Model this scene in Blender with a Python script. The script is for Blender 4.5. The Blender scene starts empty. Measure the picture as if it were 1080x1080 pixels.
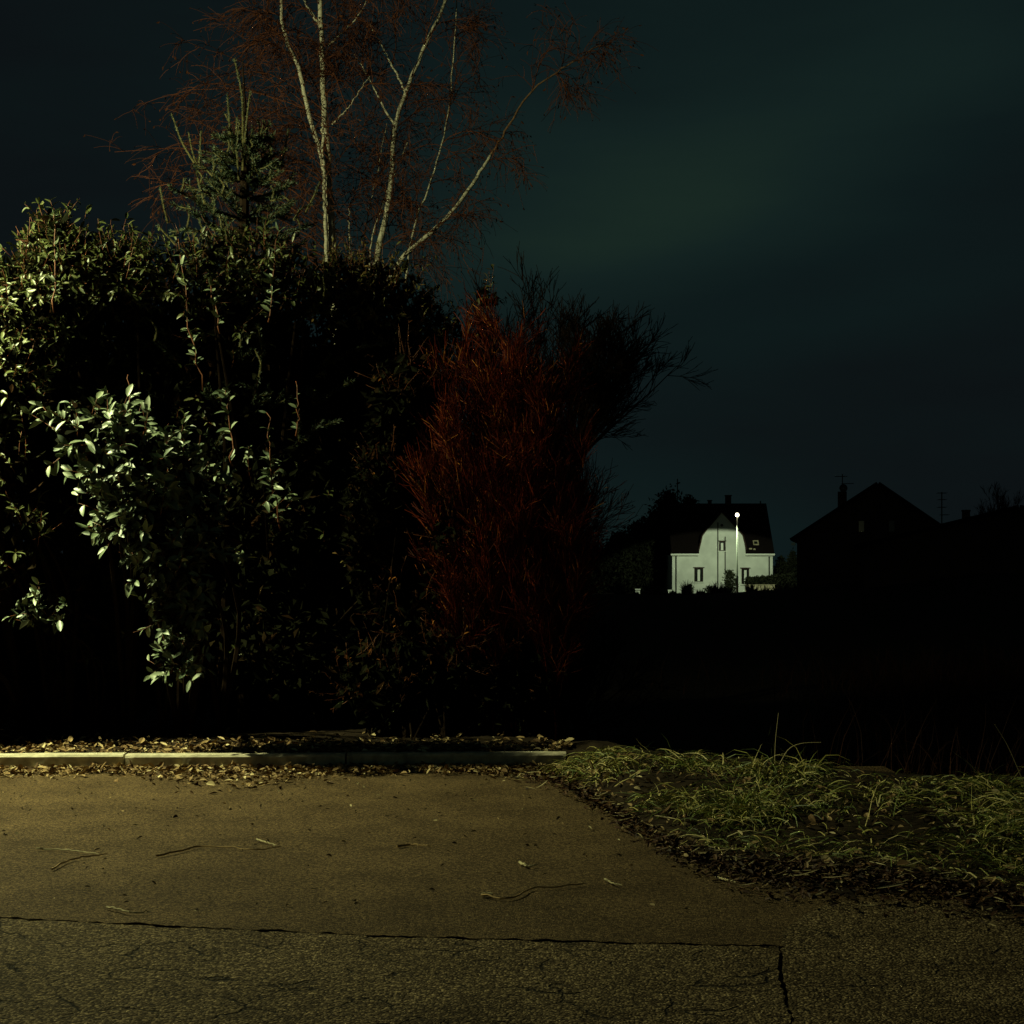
import bpy, math
import numpy as np
from mathutils import Vector

R = np.random.RandomState(11)
C = bpy.context.scene.collection
scene = bpy.context.scene

# ------------------------------------------------------------------ camera
F, CX, HZ, EYE = 1568.0, 540.0, 611.0, 1.6        # focal length in photo pixels, horizon row, eye height


def P(px, py, Y):
    """a point of the place seen at photo pixel (px, py), Y metres away"""
    return np.array([(px - CX) / F * Y, Y, EYE + (HZ - py) / F * Y])


def G(px, py, z=0.0):
    """ground point seen at that pixel, on a level of height z"""
    Y = (EYE - z) * F / (py - HZ)
    return np.array([(px - CX) / F * Y, Y, z])


cam_d = bpy.data.cameras.new('camera')
cam = bpy.data.objects.new('camera', cam_d)
C.objects.link(cam)
cam.location = (0, 0, EYE)
cam.rotation_euler = (math.radians(90), 0, 0)
cam_d.sensor_width = 36
cam_d.lens = 36 * F / 1080
cam_d.shift_y = (HZ - 540) / 1080
cam_d.clip_end = 3000
scene.camera = cam

# ------------------------------------------------------------------ materials


def new_mat(name, rough=0.8, spec=0.3):
    m = bpy.data.materials.new(name)
    m.use_nodes = True
    n = m.node_tree.nodes
    b = n['Principled BSDF']
    b.inputs['Roughness'].default_value = rough
    b.inputs['Specular IOR Level'].default_value = spec
    return m, n, m.node_tree.links, b


def ramp(n, stops):
    r = n.new('ShaderNodeValToRGB')
    e = r.color_ramp.elements
    while len(e) < len(stops):
        e.new(0.5)
    for k, (p, c) in enumerate(stops):
        e[k].position = p
        e[k].color = (*c, 1)
    return r


def plain(name, col, rough=0.8, spec=0.3, var=0.25, scale=6, bump=0.0):
    m, n, l, b = new_mat(name, rough, spec)
    tc = n.new('ShaderNodeTexCoord')
    nz = n.new('ShaderNodeTexNoise')
    nz.inputs['Scale'].default_value = scale
    nz.inputs['Detail'].default_value = 6
    l.new(tc.outputs['Object'], nz.inputs['Vector'])
    r = ramp(n, [(0.3, tuple(c * (1 - var) for c in col)), (0.7, tuple(c * (1 + var) for c in col))])
    l.new(nz.outputs['Fac'], r.inputs['Fac'])
    l.new(r.outputs['Color'], b.inputs['Base Color'])
    if bump:
        bp = n.new('ShaderNodeBump')
        bp.inputs['Distance'].default_value = bump
        l.new(nz.outputs['Fac'], bp.inputs['Height'])
        l.new(bp.outputs['Normal'], b.inputs['Normal'])
    return m


def leafy(name, stops, rough=0.5, spec=0.4, trans=0.0):
    """colour differs from leaf to leaf"""
    m, n, l, b = new_mat(name, rough, spec)
    g = n.new('ShaderNodeNewGeometry')
    r = ramp(n, stops)
    l.new(g.outputs['Random Per Island'], r.inputs['Fac'])
    l.new(r.outputs['Color'], b.inputs['Base Color'])
    return m


def asphalt(name, base, chip, scale, bump, crack=True):
    m, n, l, b = new_mat(name, 0.92, 0.12)
    tc = n.new('ShaderNodeTexCoord')
    vo = n.new('ShaderNodeTexVoronoi')
    vo.inputs['Scale'].default_value = scale
    l.new(tc.outputs['Object'], vo.inputs['Vector'])
    cr = ramp(n, [(0.0, tuple(c * 0.45 for c in base)), (0.5, base), (1.0, chip)])
    sep = n.new('ShaderNodeSeparateColor')
    l.new(vo.outputs['Color'], sep.inputs['Color'])
    l.new(sep.outputs['Red'], cr.inputs['Fac'])
    big = n.new('ShaderNodeTexNoise')
    big.inputs['Scale'].default_value = 1.6
    big.inputs['Detail'].default_value = 8
    big.inputs['Roughness'].default_value = 0.75
    l.new(tc.outputs['Object'], big.inputs['Vector'])
    br = ramp(n, [(0.32, (0.55, 0.52, 0.47)), (0.68, (1.25, 1.25, 1.25))])
    l.new(big.outputs['Fac'], br.inputs['Fac'])
    mul = n.new('ShaderNodeMixRGB')
    mul.blend_type = 'MULTIPLY'
    mul.inputs['Fac'].default_value = 1
    l.new(cr.outputs['Color'], mul.inputs['Color1'])
    l.new(br.outputs['Color'], mul.inputs['Color2'])
    fin = n.new('ShaderNodeTexNoise')
    fin.inputs['Scale'].default_value = 38
    fin.inputs['Detail'].default_value = 9
    fin.inputs['Roughness'].default_value = 0.8
    l.new(tc.outputs['Object'], fin.inputs['Vector'])
    fr = ramp(n, [(0.36, (0.26, 0.23, 0.20)), (0.5, (0.95, 0.95, 0.95)), (0.66, (2.0, 2.0, 2.0))])
    l.new(fin.outputs['Fac'], fr.inputs['Fac'])
    mul2 = n.new('ShaderNodeMixRGB')
    mul2.blend_type = 'MULTIPLY'
    mul2.inputs['Fac'].default_value = 1
    l.new(mul.outputs['Color'], mul2.inputs['Color1'])
    l.new(fr.outputs['Color'], mul2.inputs['Color2'])
    col = mul2.outputs['Color']
    hsrc = vo.outputs['Distance']
    inv = n.new('ShaderNodeMath')
    inv.operation = 'MULTIPLY'
    inv.inputs[1].default_value = -1
    l.new(hsrc, inv.inputs[0])
    rnd = n.new('ShaderNodeMath')
    rnd.operation = 'ADD'
    l.new(inv.outputs[0], rnd.inputs[0])
    l.new(sep.outputs['Green'], rnd.inputs[1])
    height = rnd.outputs[0]
    if crack:
        # broken short cracks: cell edges of a warped pattern, kept only where a second noise is high
        wz = n.new('ShaderNodeTexNoise')
        wz.inputs['Scale'].default_value = 5
        wz.inputs['Detail'].default_value = 5
        l.new(tc.outputs['Object'], wz.inputs['Vector'])
        wadd = n.new('ShaderNodeVectorMath')
        wadd.operation = 'MULTIPLY_ADD'
        wadd.inputs[1].default_value = (0.25, 0.25, 0.25)
        l.new(wz.outputs['Color'], wadd.inputs[0])
        l.new(tc.outputs['Object'], wadd.inputs[2])
        ve = n.new('ShaderNodeTexVoronoi')
        ve.feature = 'DISTANCE_TO_EDGE'
        ve.inputs['Scale'].default_value = 3.2
        l.new(wadd.outputs[0], ve.inputs['Vector'])
        keep = n.new('ShaderNodeTexNoise')
        keep.inputs['Scale'].default_value = 3.5
        keep.inputs['Detail'].default_value = 3
        l.new(tc.outputs['Object'], keep.inputs['Vector'])
        kr = ramp(n, [(0.50, (0, 0, 0)), (0.58, (1, 1, 1))])
        l.new(keep.outputs['Fac'], kr.inputs['Fac'])
        er = ramp(n, [(0.0, (1, 1, 1)), (0.030, (0, 0, 0))])
        l.new(ve.outputs['Distance'], er.inputs['Fac'])
        cm = n.new('ShaderNodeMath')
        cm.operation = 'MULTIPLY'
        l.new(kr.outputs['Color'], cm.inputs[0])
        l.new(er.outputs['Color'], cm.inputs[1])
        mx = n.new('ShaderNodeMixRGB')
        l.new(cm.outputs[0], mx.inputs['Fac'])
        l.new(col, mx.inputs['Color1'])
        mx.inputs['Color2'].default_value = (0.008, 0.006, 0.004, 1)
        col = mx.outputs['Color']
        sb = n.new('ShaderNodeMath')
        sb.operation = 'MULTIPLY_ADD'
        sb.inputs[1].default_value = -3.0
        l.new(cm.outputs[0], sb.inputs[0])
        l.new(height, sb.inputs[2])
        height = sb.outputs[0]
    l.new(col, b.inputs['Base Color'])
    bp = n.new('ShaderNodeBump')
    bp.inputs['Distance'].default_value = bump
    bp.inputs['Strength'].default_value = 0.9
    l.new(height, bp.inputs['Height'])
    l.new(bp.outputs['Normal'], b.inputs['Normal'])
    return m


def birch_bark(name):
    m, n, l, b = new_mat(name, 0.75, 0.25)
    tc = n.new('ShaderNodeTexCoord')
    mp = n.new('ShaderNodeMapping')
    mp.inputs['Scale'].default_value = (5, 5, 34)
    l.new(tc.outputs['Object'], mp.inputs['Vector'])
    nz = n.new('ShaderNodeTexNoise')
    nz.inputs['Scale'].default_value = 1.0
    nz.inputs['Detail'].default_value = 5
    nz.inputs['Roughness'].default_value = 0.7
    l.new(mp.outputs['Vector'], nz.inputs['Vector'])
    r = ramp(n, [(0.33, (0.07, 0.05, 0.03)), (0.41, (0.36, 0.32, 0.23)), (0.75, (0.62, 0.58, 0.46))])
    l.new(nz.outputs['Fac'], r.inputs['Fac'])
    l.new(r.outputs['Color'], b.inputs['Base Color'])
    return m


def roof_tiles(name, col):
    m, n, l, b = new_mat(name, 0.95, 0.05)
    tc = n.new('ShaderNodeTexCoord')
    br = n.new('ShaderNodeTexBrick')
    br.inputs['Scale'].default_value = 4
    br.inputs['Color1'].default_value = (*col, 1)
    br.inputs['Color2'].default_value = (*[c * 1.6 for c in col], 1)
    br.inputs['Mortar'].default_value = (*[c * 0.3 for c in col], 1)
    l.new(tc.outputs['Object'], br.inputs['Vector'])
    l.new(br.outputs['Color'], b.inputs['Base Color'])
    return m


def emit(name, col, strength):
    m, n, l, b = new_mat(name)
    b.inputs['Emission Color'].default_value = (*col, 1)
    b.inputs['Emission Strength'].default_value = strength
    return m


M = {
    'soil': plain('soil', (0.020, 0.014, 0.009), 1, 0.05, 0.5, 9, 0.02),
    'asphalt_smooth': asphalt('asphalt_smooth', (0.080, 0.051, 0.023), (0.20, 0.135, 0.066), 150, 0.006, False),
    'asphalt_coarse': asphalt('asphalt_coarse', (0.082, 0.055, 0.027), (0.29, 0.215, 0.115), 90, 0.011, True),
    'kerb': plain('kerb_stone', (0.38, 0.34, 0.25), 0.9, 0.15, 0.3, 14, 0.004),
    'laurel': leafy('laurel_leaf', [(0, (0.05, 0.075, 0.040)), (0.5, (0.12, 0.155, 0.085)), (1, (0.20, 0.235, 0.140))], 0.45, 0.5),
    'dim_laurel': leafy('dim_laurel_leaf', [(0, (0.035, 0.045, 0.012)), (0.5, (0.065, 0.078, 0.022)), (1, (0.10, 0.105, 0.035))], 0.45, 0.4),  # yellowish laurel leaf, darkened in colour so the crown reads less lit
    'laurel_shade': leafy('shaded_inner_leaf', [(0, (0.004, 0.005, 0.002)), (0.8, (0.009, 0.009, 0.004)), (1, (0.022, 0.010, 0.004))], 0.85, 0.03),  # blacker than real leaves, the shade of the hollows put into the colour
    'laurel_stem': plain('laurel_stem', (0.13, 0.042, 0.016), 0.6, 0.3, 0.4, 20),
    'small_leaf': leafy('small_leaf', [(0, (0.05, 0.05, 0.012)), (0.6, (0.12, 0.11, 0.03)), (1, (0.17, 0.10, 0.03))], 0.5, 0.4),
    'bramble_leaf': leafy('bramble_leaf', [(0, (0.004, 0.0015, 0.0008)), (0.75, (0.014, 0.005, 0.0016)), (0.92, (0.07, 0.022, 0.005)), (1, (0.22, 0.085, 0.018))], 0.8, 0.05),
    'branch': plain('shrub_branch', (0.014, 0.009, 0.006), 0.95, 0.0, 0.3, 10),
    'birch_bark': birch_bark('birch_bark'),
    'young_bark': plain('young_bark', (0.15, 0.085, 0.045), 0.8, 0.15, 0.4, 25),
    'birch_twig': leafy('birch_twig', [(0, (0.030, 0.010, 0.006)), (1, (0.125, 0.040, 0.018))], 0.8, 0.15),
    'catkin': leafy('withered_leaf', [(0, (0.020, 0.007, 0.004)), (1, (0.085, 0.028, 0.011))], 0.8, 0.1),
    'needle': leafy('spruce_needle', [(0, (0.018, 0.030, 0.014)), (1, (0.065, 0.088, 0.048))], 0.5, 0.35),
    'spruce_shoot': plain('spruce_shoot', (0.10, 0.085, 0.032), 0.8, 0.2, 0.3, 20),
    'red_twig': leafy('red_twig', [(0, (0.022, 0.003, 0.0012)), (0.66, (0.10, 0.0095, 0.0022)), (0.90, (0.25, 0.036, 0.006)), (1, (0.42, 0.16, 0.03))], 0.7, 0.15),  # reddish cast of the dim light put into the twig colour
    'bare_twig': leafy('bare_twig', [(0, (0.008, 0.004, 0.003)), (1, (0.018, 0.009, 0.006))], 0.9, 0.1),
    'grass': leafy('grass_blade', [(0, (0.045, 0.065, 0.014)), (0.42, (0.15, 0.185, 0.036)), (0.62, (0.32, 0.29, 0.075)), (0.84, (0.46, 0.38, 0.13)), (1, (0.66, 0.56, 0.27))], 0.55, 0.3),
    'straw': leafy('dry_straw', [(0, (0.22, 0.16, 0.07)), (1, (0.50, 0.42, 0.24))], 0.7, 0.2),
    'tall_grass': leafy('dry_tall_grass', [(0, (0.018, 0.007, 0.004)), (1, (0.05, 0.018, 0.009))], 0.8, 0.1),
    'litter': leafy('dead_leaf', [(0, (0.05, 0.026, 0.010)), (0.45, (0.17, 0.10, 0.042)), (0.85, (0.36, 0.25, 0.12)), (1, (0.55, 0.46, 0.27))], 0.8, 0.2),
    'wet_litter': leafy('wet_dead_leaf', [(0, (0.016, 0.007, 0.004)), (0.75, (0.055, 0.020, 0.008)), (0.95, (0.13, 0.065, 0.024)), (1, (0.34, 0.25, 0.12))], 0.7, 0.2),
    'render_wall': plain('house_render', (0.62, 0.64, 0.54), 0.9, 0.1, 0.16, 0.7),
    'white_paint': plain('white_paint', (0.72, 0.74, 0.62), 0.6, 0.3, 0.05, 3),
    'dark_tile': roof_tiles('dark_tile', (0.006, 0.004, 0.0035)),
    'dark_wall': plain('dark_wall', (0.035, 0.022, 0.018), 0.95, 0.05, 0.3, 0.8),
    'dark_glass': plain('dark_glass', (0.010, 0.012, 0.010), 0.15, 0.5, 0.1, 1),
    'dark_metal': plain('dark_metal', (0.035, 0.035, 0.028), 0.6, 0.3, 0.2, 5),
    'pole_metal': plain('pole_metal', (0.24, 0.26, 0.20), 0.5, 0.4, 0.1, 5),
    'far_foliage': leafy('far_foliage', [(0, (0.008, 0.010, 0.005)), (1, (0.022, 0.024, 0.012))], 0.9, 0.05),
    'stone': plain('wall_stone', (0.30, 0.26, 0.16), 0.9, 0.1, 0.4, 3),
    'twig': plain('dead_twig', (0.34, 0.22, 0.09), 0.8, 0.2, 0.4, 30),
    'pale_twig': plain('pale_twig', (0.50, 0.42, 0.24), 0.8, 0.2, 0.2, 30),
    'lamp_glass': emit('lamp_glass', (1.0, 0.90, 0.62), 9),
    'pebble': leafy('pebble', [(0, (0.02, 0.014, 0.008)), (0.8, (0.05, 0.035, 0.018)), (1, (0.25, 0.21, 0.12))], 0.9, 0.1),
}

# ------------------------------------------------------------------ mesh builders


def norm(v):
    return v / np.maximum(np.linalg.norm(v, axis=-1, keepdims=True), 1e-9)


class MB:
    """collects geometry for ONE mesh object"""

    def __init__(self):
        self.v, self.f, self.n = [], [], 0

    def add(self, verts, faces, mi=0):
        """verts (N,3); faces list of (array (M,k), material index)"""
        verts = np.asarray(verts, dtype=np.float64).reshape(-1, 3)
        for fa in faces:
            self.f.append((np.asarray(fa, dtype=np.int64) + self.n, mi))
        self.v.append(verts)
        self.n += len(verts)

    # -- batches
    def leaves(self, o, d, up, L, W, fold=0.25, curl=0.25, mi=0, simple=False):
        N = len(o)
        if N == 0:
            return
        d = norm(d)
        s = norm(np.cross(d, up))
        u = np.cross(s, d)
        L = np.broadcast_to(L, (N,))[:, None]
        W = np.broadcast_to(W, (N,))[:, None]
        cl = np.broadcast_to(curl, (N,))[:, None]

        def pt(t, w, h):
            return o + d * L * t + s * W * w + u * (W * h - L * cl * t * t)
        if simple:
            vs = [pt(0, 0, 0), pt(0.5, -0.5, fold), pt(0.5, 0.5, fold), pt(1, 0, 0)]
            V = np.stack(vs, 1).reshape(-1, 3)
            b = np.arange(N)[:, None] * 4
            self.add(V, [b + np.array([[0, 2, 3, 1]])], mi)
            return
        vs = [pt(0, 0, 0)]
        for t, w in ((0.2, 0.34), (0.5, 0.5), (0.8, 0.33)):
            vs += [pt(t, -w, fold * w * 2), pt(t, 0, 0), pt(t, w, fold * w * 2)]
        vs.append(pt(1, 0, 0))
        V = np.stack(vs, 1).reshape(-1, 3)
        b = np.arange(N)[:, None] * 11
        tri = [[0, 2, 1], [0, 3, 2], [7, 8, 10], [8, 9, 10]]
        quad = [[1, 2, 5, 4], [2, 3, 6, 5], [4, 5, 8, 7], [5, 6, 9, 8]]
        nv = self.n
        self.v.append(V)
        for t in tri:
            self.f.append((b + np.array([t]) + nv, mi))
        for q in quad:
            self.f.append((b + np.array([q]) + nv, mi))
        self.n += len(V)

    def tubes(self, pts, rad, S=3, mi=0):
        """pts (N,K,3), rad (N,K)"""
        N, K, _ = pts.shape
        if N == 0:
            return
        t = np.empty_like(pts)
        t[:, 1:-1] = pts[:, 2:] - pts[:, :-2]
        t[:, 0] = pts[:, 1] - pts[:, 0]
        t[:, -1] = pts[:, -1] - pts[:, -2]
        t = norm(t)
        ref = np.where(np.abs(norm(pts[:, -1] - pts[:, 0])[:, 2:3]) > 0.8, np.array([[1., 0.1, 0]]), np.array([[0, 0.1, 1.]]))
        a = norm(np.cross(t, ref[:, None, :]))
        b = np.cross(t, a)
        ang = np.arange(S) * 2 * math.pi / S
        V = pts[:, :, None, :] + rad[:, :, None, None] * (a[:, :, None, :] * np.cos(ang)[None, None, :, None] + b[:, :, None, :] * np.sin(ang)[None, None, :, None])
        base = (np.arange(N) * K * S)[:, None, None] + (np.arange(K - 1) * S)[None, :, None] + np.arange(S)[None, None, :]
        nxt = (np.arange(N) * K * S)[:, None, None] + (np.arange(K - 1) * S)[None, :, None] + ((np.arange(S) + 1) % S)[None, None, :]
        q = np.stack([base, nxt, nxt + S, base + S], -1).reshape(-1, 4)
        caps = [(np.arange(N) * K * S)[:, None] + np.arange(S)[None, ::-1], (np.arange(N) * K * S + (K - 1) * S)[:, None] + np.arange(S)[None, :]]
        self.add(V, [q] + caps, mi)

    def tube(self, pts, rad, S=6, mi=0):
        pts = np.asarray(pts, float)
        rad = np.broadcast_to(np.asarray(rad, float), (len(pts),))
        self.tubes(pts[None], rad[None].copy(), S, mi)

    def box(self, x0, x1, y0, y1, z0, z1, mi=0, bev=0.0):
        V = [(x, y, z) for z in (z0, z1) for y in (y0, y1) for x in (x0, x1)]
        self.add(V, [np.array([[0, 2, 3, 1], [4, 5, 7, 6], [0, 1, 5, 4], [2, 6, 7, 3], [0, 4, 6, 2], [1, 3, 7, 5]])], mi)

    def prism(self, poly, y0, y1, mi=0):
        """poly of (x,z), extruded along y"""
        n = len(poly)
        V = [(x, y0, z) for x, z in poly] + [(x, y1, z) for x, z in poly]
        self.add(V, [np.arange(n)[None, :], (np.arange(n)[::-1] + n)[None, :],
                     np.array([[k, k + n, (k + 1) % n + n, (k + 1) % n] for k in range(n)])], mi)

    def slab(self, quad, thick, mi=0):
        """a sloped board: four corner points, thickened along its normal"""
        q = np.asarray(quad, float)
        nn = norm(np.cross(q[1] - q[0], q[3] - q[0])) * thick
        V = np.concatenate([q, q + nn])
        self.add(V, [np.array([[3, 2, 1, 0], [4, 5, 6, 7], [0, 1, 5, 4], [1, 2, 6, 5], [2, 3, 7, 6], [3, 0, 4, 7]])], mi)

    def lathe(self, c, prof, S=12, mi=0):
        """prof of (r,z) about a vertical axis at c"""
        ang = np.arange(S) * 2 * math.pi / S
        V = [(c[0] + r * math.cos(a), c[1] + r * math.sin(a), c[2] + z) for r, z in prof for a in ang]
        f = [[k * S + i, k * S + (i + 1) % S, (k + 1) * S + (i + 1) % S, (k + 1) * S + i] for k in range(len(prof) - 1) for i in range(S)]
        self.add(V, [np.array(f), np.arange(S)[None, ::-1], (np.arange(S) + (len(prof) - 1) * S)[None, :]], mi)

    def build(self, name, mats, parent=None, smooth=False, origin=None):
        if not isinstance(mats, (list, tuple)):
            mats = [mats]
        v = np.concatenate(self.v)
        if origin is not None:
            v = v - np.asarray(origin, float)[None]
        me = bpy.data.meshes.new(name)
        me.vertices.add(len(v))
        me.vertices.foreach_set('co', v.astype(np.float32).ravel())
        loops, starts, mis, pos = [], [], [], 0
        for fa, mi in self.f:
            m_, k = fa.shape
            loops.append(fa.ravel())
            starts.append(pos + np.arange(m_) * k)
            mis.append(np.full(m_, mi))
            pos += m_ * k
        loops = np.concatenate(loops)
        starts = np.concatenate(starts)
        me.loops.add(len(loops))
        me.loops.foreach_set('vertex_index', loops.astype(np.int32))
        me.polygons.add(len(starts))
        me.polygons.foreach_set('loop_start', starts.astype(np.int32))
        me.polygons.foreach_set('material_index', np.concatenate(mis).astype(np.int32))
        me.polygons.foreach_set('use_smooth', np.full(len(starts), smooth))
        me.update(calc_edges=True)
        me.validate()
        for m_ in mats:
            me.materials.append(m_)
        o = bpy.data.objects.new(name, me)
        C.objects.link(o)
        if parent is not None:
            o.parent = parent
            o.location = (-parent.location) if origin is None else Vector(origin) - parent.location
        elif origin is not None:
            o.location = origin
        return o


def thing(name, label, cat, loc, group=None):
    o = bpy.data.objects.new(name, None)
    C.objects.link(o)
    o.location = tuple(float(c) for c in loc)
    o['label'] = label
    o['category'] = cat
    if group:
        o['group'] = group
    return o


def tag(o, label, cat, group=None):
    o['label'] = label
    o['category'] = cat
    if group:
        o['group'] = group
    return o


def struct(o, label=None, kind='structure'):
    o['kind'] = kind
    if label:
        o['label'] = label
    return o


# ------------------------------------------------------------------ growth helpers


def rdir(N):
    return norm(R.normal(size=(N, 3)))


def walk(p, d, L, K, bend, wig):
    """N polylines of K points: start p, direction d, length L, bent towards `bend`, with wiggle"""
    N = len(p)
    pts = np.empty((N, K, 3))
    dirs = np.empty((N, K, 3))
    pts[:, 0] = p
    d = norm(d)
    st = (np.broadcast_to(L, (N,)) / (K - 1))[:, None]
    for k in range(K):
        dirs[:, k] = d
        if k < K - 1:
            pts[:, k + 1] = pts[:, k] + d * st
            d = norm(d + bend + R.normal(size=(N, 3)) * wig)
    return pts, dirs


def side(pts, dirs, n, ang, t0=0.15, t1=1.0, flat=None):
    """n side starts on each polyline, leaving at about `ang`"""
    N, K, _ = pts.shape
    t = R.uniform(t0, t1, (N, n)) * (K - 1.001)
    k = t.astype(int)
    fr = (t - k)[..., None]
    ii = np.arange(N)[:, None]
    p = pts[ii, k] * (1 - fr) + pts[ii, np.minimum(k + 1, K - 1)] * fr
    d = dirs[ii, k]
    r = rdir(N * n).reshape(N, n, 3)
    r = norm(r - d * np.sum(r * d, -1, keepdims=True))
    a = R.normal(ang, ang * 0.25, (N, n))[..., None]
    nd = d * np.cos(a) + r * np.sin(a)
    return p.reshape(-1, 3), nd.reshape(-1, 3), (t / (K - 1)).reshape(-1)


def taper(N, K, r0, r1):
    return np.broadcast_to(r0, (N,))[:, None] * (1 - np.linspace(0, 1, K))[None] + r1 * np.linspace(0, 1, K)[None]


def spline(pts, K):
    """smooth resampling of a polyline"""
    p = np.asarray(pts, float)
    n = len(p)
    e = np.concatenate([[2 * p[0] - p[1]], p, [2 * p[-1] - p[-2]]])
    out = []
    for u in np.linspace(0, n - 1.0001, K):
        i = int(u)
        t = u - i
        a, b, c, d = e[i], e[i + 1], e[i + 2], e[i + 3]
        out.append(0.5 * (2 * b + (c - a) * t + (2 * a - 5 * b + 4 * c - d) * t * t + (3 * b - a - 3 * c + d) * t ** 3))
    return np.array(out)


UP = np.array([0, 0, 1.0])


def shoots(mb_leaf, mb_stem, p, d, L, nleaf, leaf_len, leaf_w, bend=(0, 0, 0.05), K=5, stem_r=0.004, spread=0.9, mi=0, face=(0, 0, 1.0), stem_mi=2):
    """leafy shoots: thin stems with leaves set spirally along them"""
    N = len(p)
    pts, dirs = walk(p, d, L, K, np.asarray(bend, float)[None], 0.10)
    mb_stem.tubes(pts, taper(N, K, stem_r, stem_r * 0.4), 3, stem_mi)
    q, nd, t = side(pts, dirs, nleaf, spread, 0.1, 1.0)
    M_ = len(q)
    nd = norm(nd + np.array([0, 0, -0.12])[None] + R.normal(size=(M_, 3)) * 0.12)
    up = norm(np.asarray(face)[None] + R.normal(size=(M_, 3)) * 0.45 + np.repeat(norm(d), nleaf, 0) * 0.6)
    LL = leaf_len * R.uniform(0.6, 1.25, M_)
    mb_leaf.leaves(q, nd, up, LL, LL * leaf_w * R.uniform(0.85, 1.15, M_), 0.22, R.uniform(0.0, 0.35, M_), mi)


def on_lobe(c, r, N, lo=0.8, front=None):
    """points and outward directions on an ellipsoid shell; front: only the half facing -y / up"""
    n = rdir(N * 3)
    if front is not None:
        n = n[(n[:, 1] < front) & (n[:, 2] > -0.75)]
    n = n[:N]
    r = np.asarray(r, float)
    p = np.asarray(c)[None] + n * r[None] * R.uniform(lo, 1.0, (len(n), 1))
    nn = norm(n / r[None])
    return p, nn


def in_lobe(c, r, N):
    n = rdir(N) * (R.uniform(0, 1, (N, 1)) ** (1 / 3.0)) * 0.9
    return np.asarray(c)[None] + n * np.asarray(r, float)[None]


# ================================================================== TERRAIN


def kerb_y(x):
    return 12.58 + 0.03 * (x + 2.0)


VF = [G(575, 815), G(610, 832), G(690, 882), G(760, 907), G(900, 917), G(1000, 930), G(1080, 946), G(1250, 965), G(1700, 985)]
VFX = np.array([p[0] for p in VF])
VFY = np.array([p[1] for p in VF])


def verge_front(x):
    return np.interp(x, VFX, VFY)


def verge_back(x):
    return np.interp(x, [0.2, 1.0, 1.8, 2.4, 3.2, 4.5, 8], [12.2, 11.6, 11.0, 10.4, 9.8, 9.9, 10.0])


def sm(a, b, x):
    t = np.clip((x - a) / (b - a), 0, 1)
    return t * t * (3 - 2 * t)


def terrain(x, y):
    x = np.asarray(x, float)
    y = np.asarray(y, float)
    z = np.full(np.broadcast(x, y).shape, -0.022)
    # planting bed behind the kerb
    bed = sm(0.0, 0.12, y - kerb_y(x) - 0.10) * (1 - sm(0.3, 1.2, x))
    z = z + bed * 0.118
    # grassy bank on the right, then falling into the field
    vf, vb = verge_front(x), verge_back(x)
    right = sm(0.15, 0.9, x)
    prof = 0.24 * sm(0.0, 1.0, (y - vf) / np.maximum(vb - vf, 0.3))
    z = z + right * prof
    drop = sm(0.0, 6.0, y - np.where(x > 0.3, vb, 15.0)) * sm(-1.0, 1.5, x)
    z = z - drop * 0.75
    # field falls, rises to a low crest, then the plot of the white house
    far = sm(18, 60, y)
    z = z - 0.35 * far * (1 - sm(60, 112, y))
    z = z + sm(60, 114, y) * 0.98 - sm(116, 130, y) * 0.25
    # rising ground on the right
    z = z + sm(0.19, 0.30, x / np.maximum(y, 1.0)) * sm(30, 80, y) * 2.2 * (1 - 0.6 * sm(100, 125, y))
    z = z + 0.03 * np.sin(x * 1.7 + y * 0.6) * sm(12, 16, y)
    return z


xs = np.unique(np.concatenate([np.linspace(-400, -14, 26), np.arange(-14, 14, 0.14), np.linspace(14, 400, 30)]))
ys = np.unique(np.concatenate([np.linspace(-30, 4, 12), np.arange(4, 22, 0.13), np.linspace(22, 180, 110), np.linspace(180, 900, 20)]))
XX, YY = np.meshgrid(xs, ys)
ZZ = terrain(XX, YY)
nx, ny = len(xs), len(ys)
idx = np.arange(nx * ny).reshape(ny, nx)
mb = MB()
mb.add(np.stack([XX, YY, ZZ], -1), [np.stack([idx[:-1, :-1], idx[:-1, 1:], idx[1:, 1:], idx[1:, :-1]], -1).reshape(-1, 4)])
struct(mb.build('ground', M['soil'], smooth=True), 'dark soil and rough field behind the kerb')

# road surfaces: three sheets with ragged edges, the dark ground shows in the joints between them
JX = [G(-1200, 930)[0], G(0, 968)[0], G(200, 978)[0], G(400, 987)[0], G(600, 993)[0], G(825, 998)[0]]
JY = [7.35, G(0, 968)[1], G(200, 978)[1], G(400, 987)[1], G(600, 993)[1], G(825, 998)[1]]
XJ0 = G(826, 998)[0]


def rag(n, amp):
    k1 = np.convolve(R.normal(size=n + 6), np.ones(3) / 3, 'same')[3:-3]
    k2 = np.convolve(R.normal(size=n + 30), np.ones(15) / 15, 'same')[15:-15]
    return (1.5 * k1 + 1.0 * k2) * amp


def vjoint_x(y):
    return np.interp(y, [-30, 5.35, 6.1, 6.55, 6.75, 7.1, 7.4], [-1.5, G(836, 1080)[0], G(828, 1030)[0], G(826, 998)[0], G(826, 985)[0], G(852, 968)[0], G(880, 952)[0]])


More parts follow.
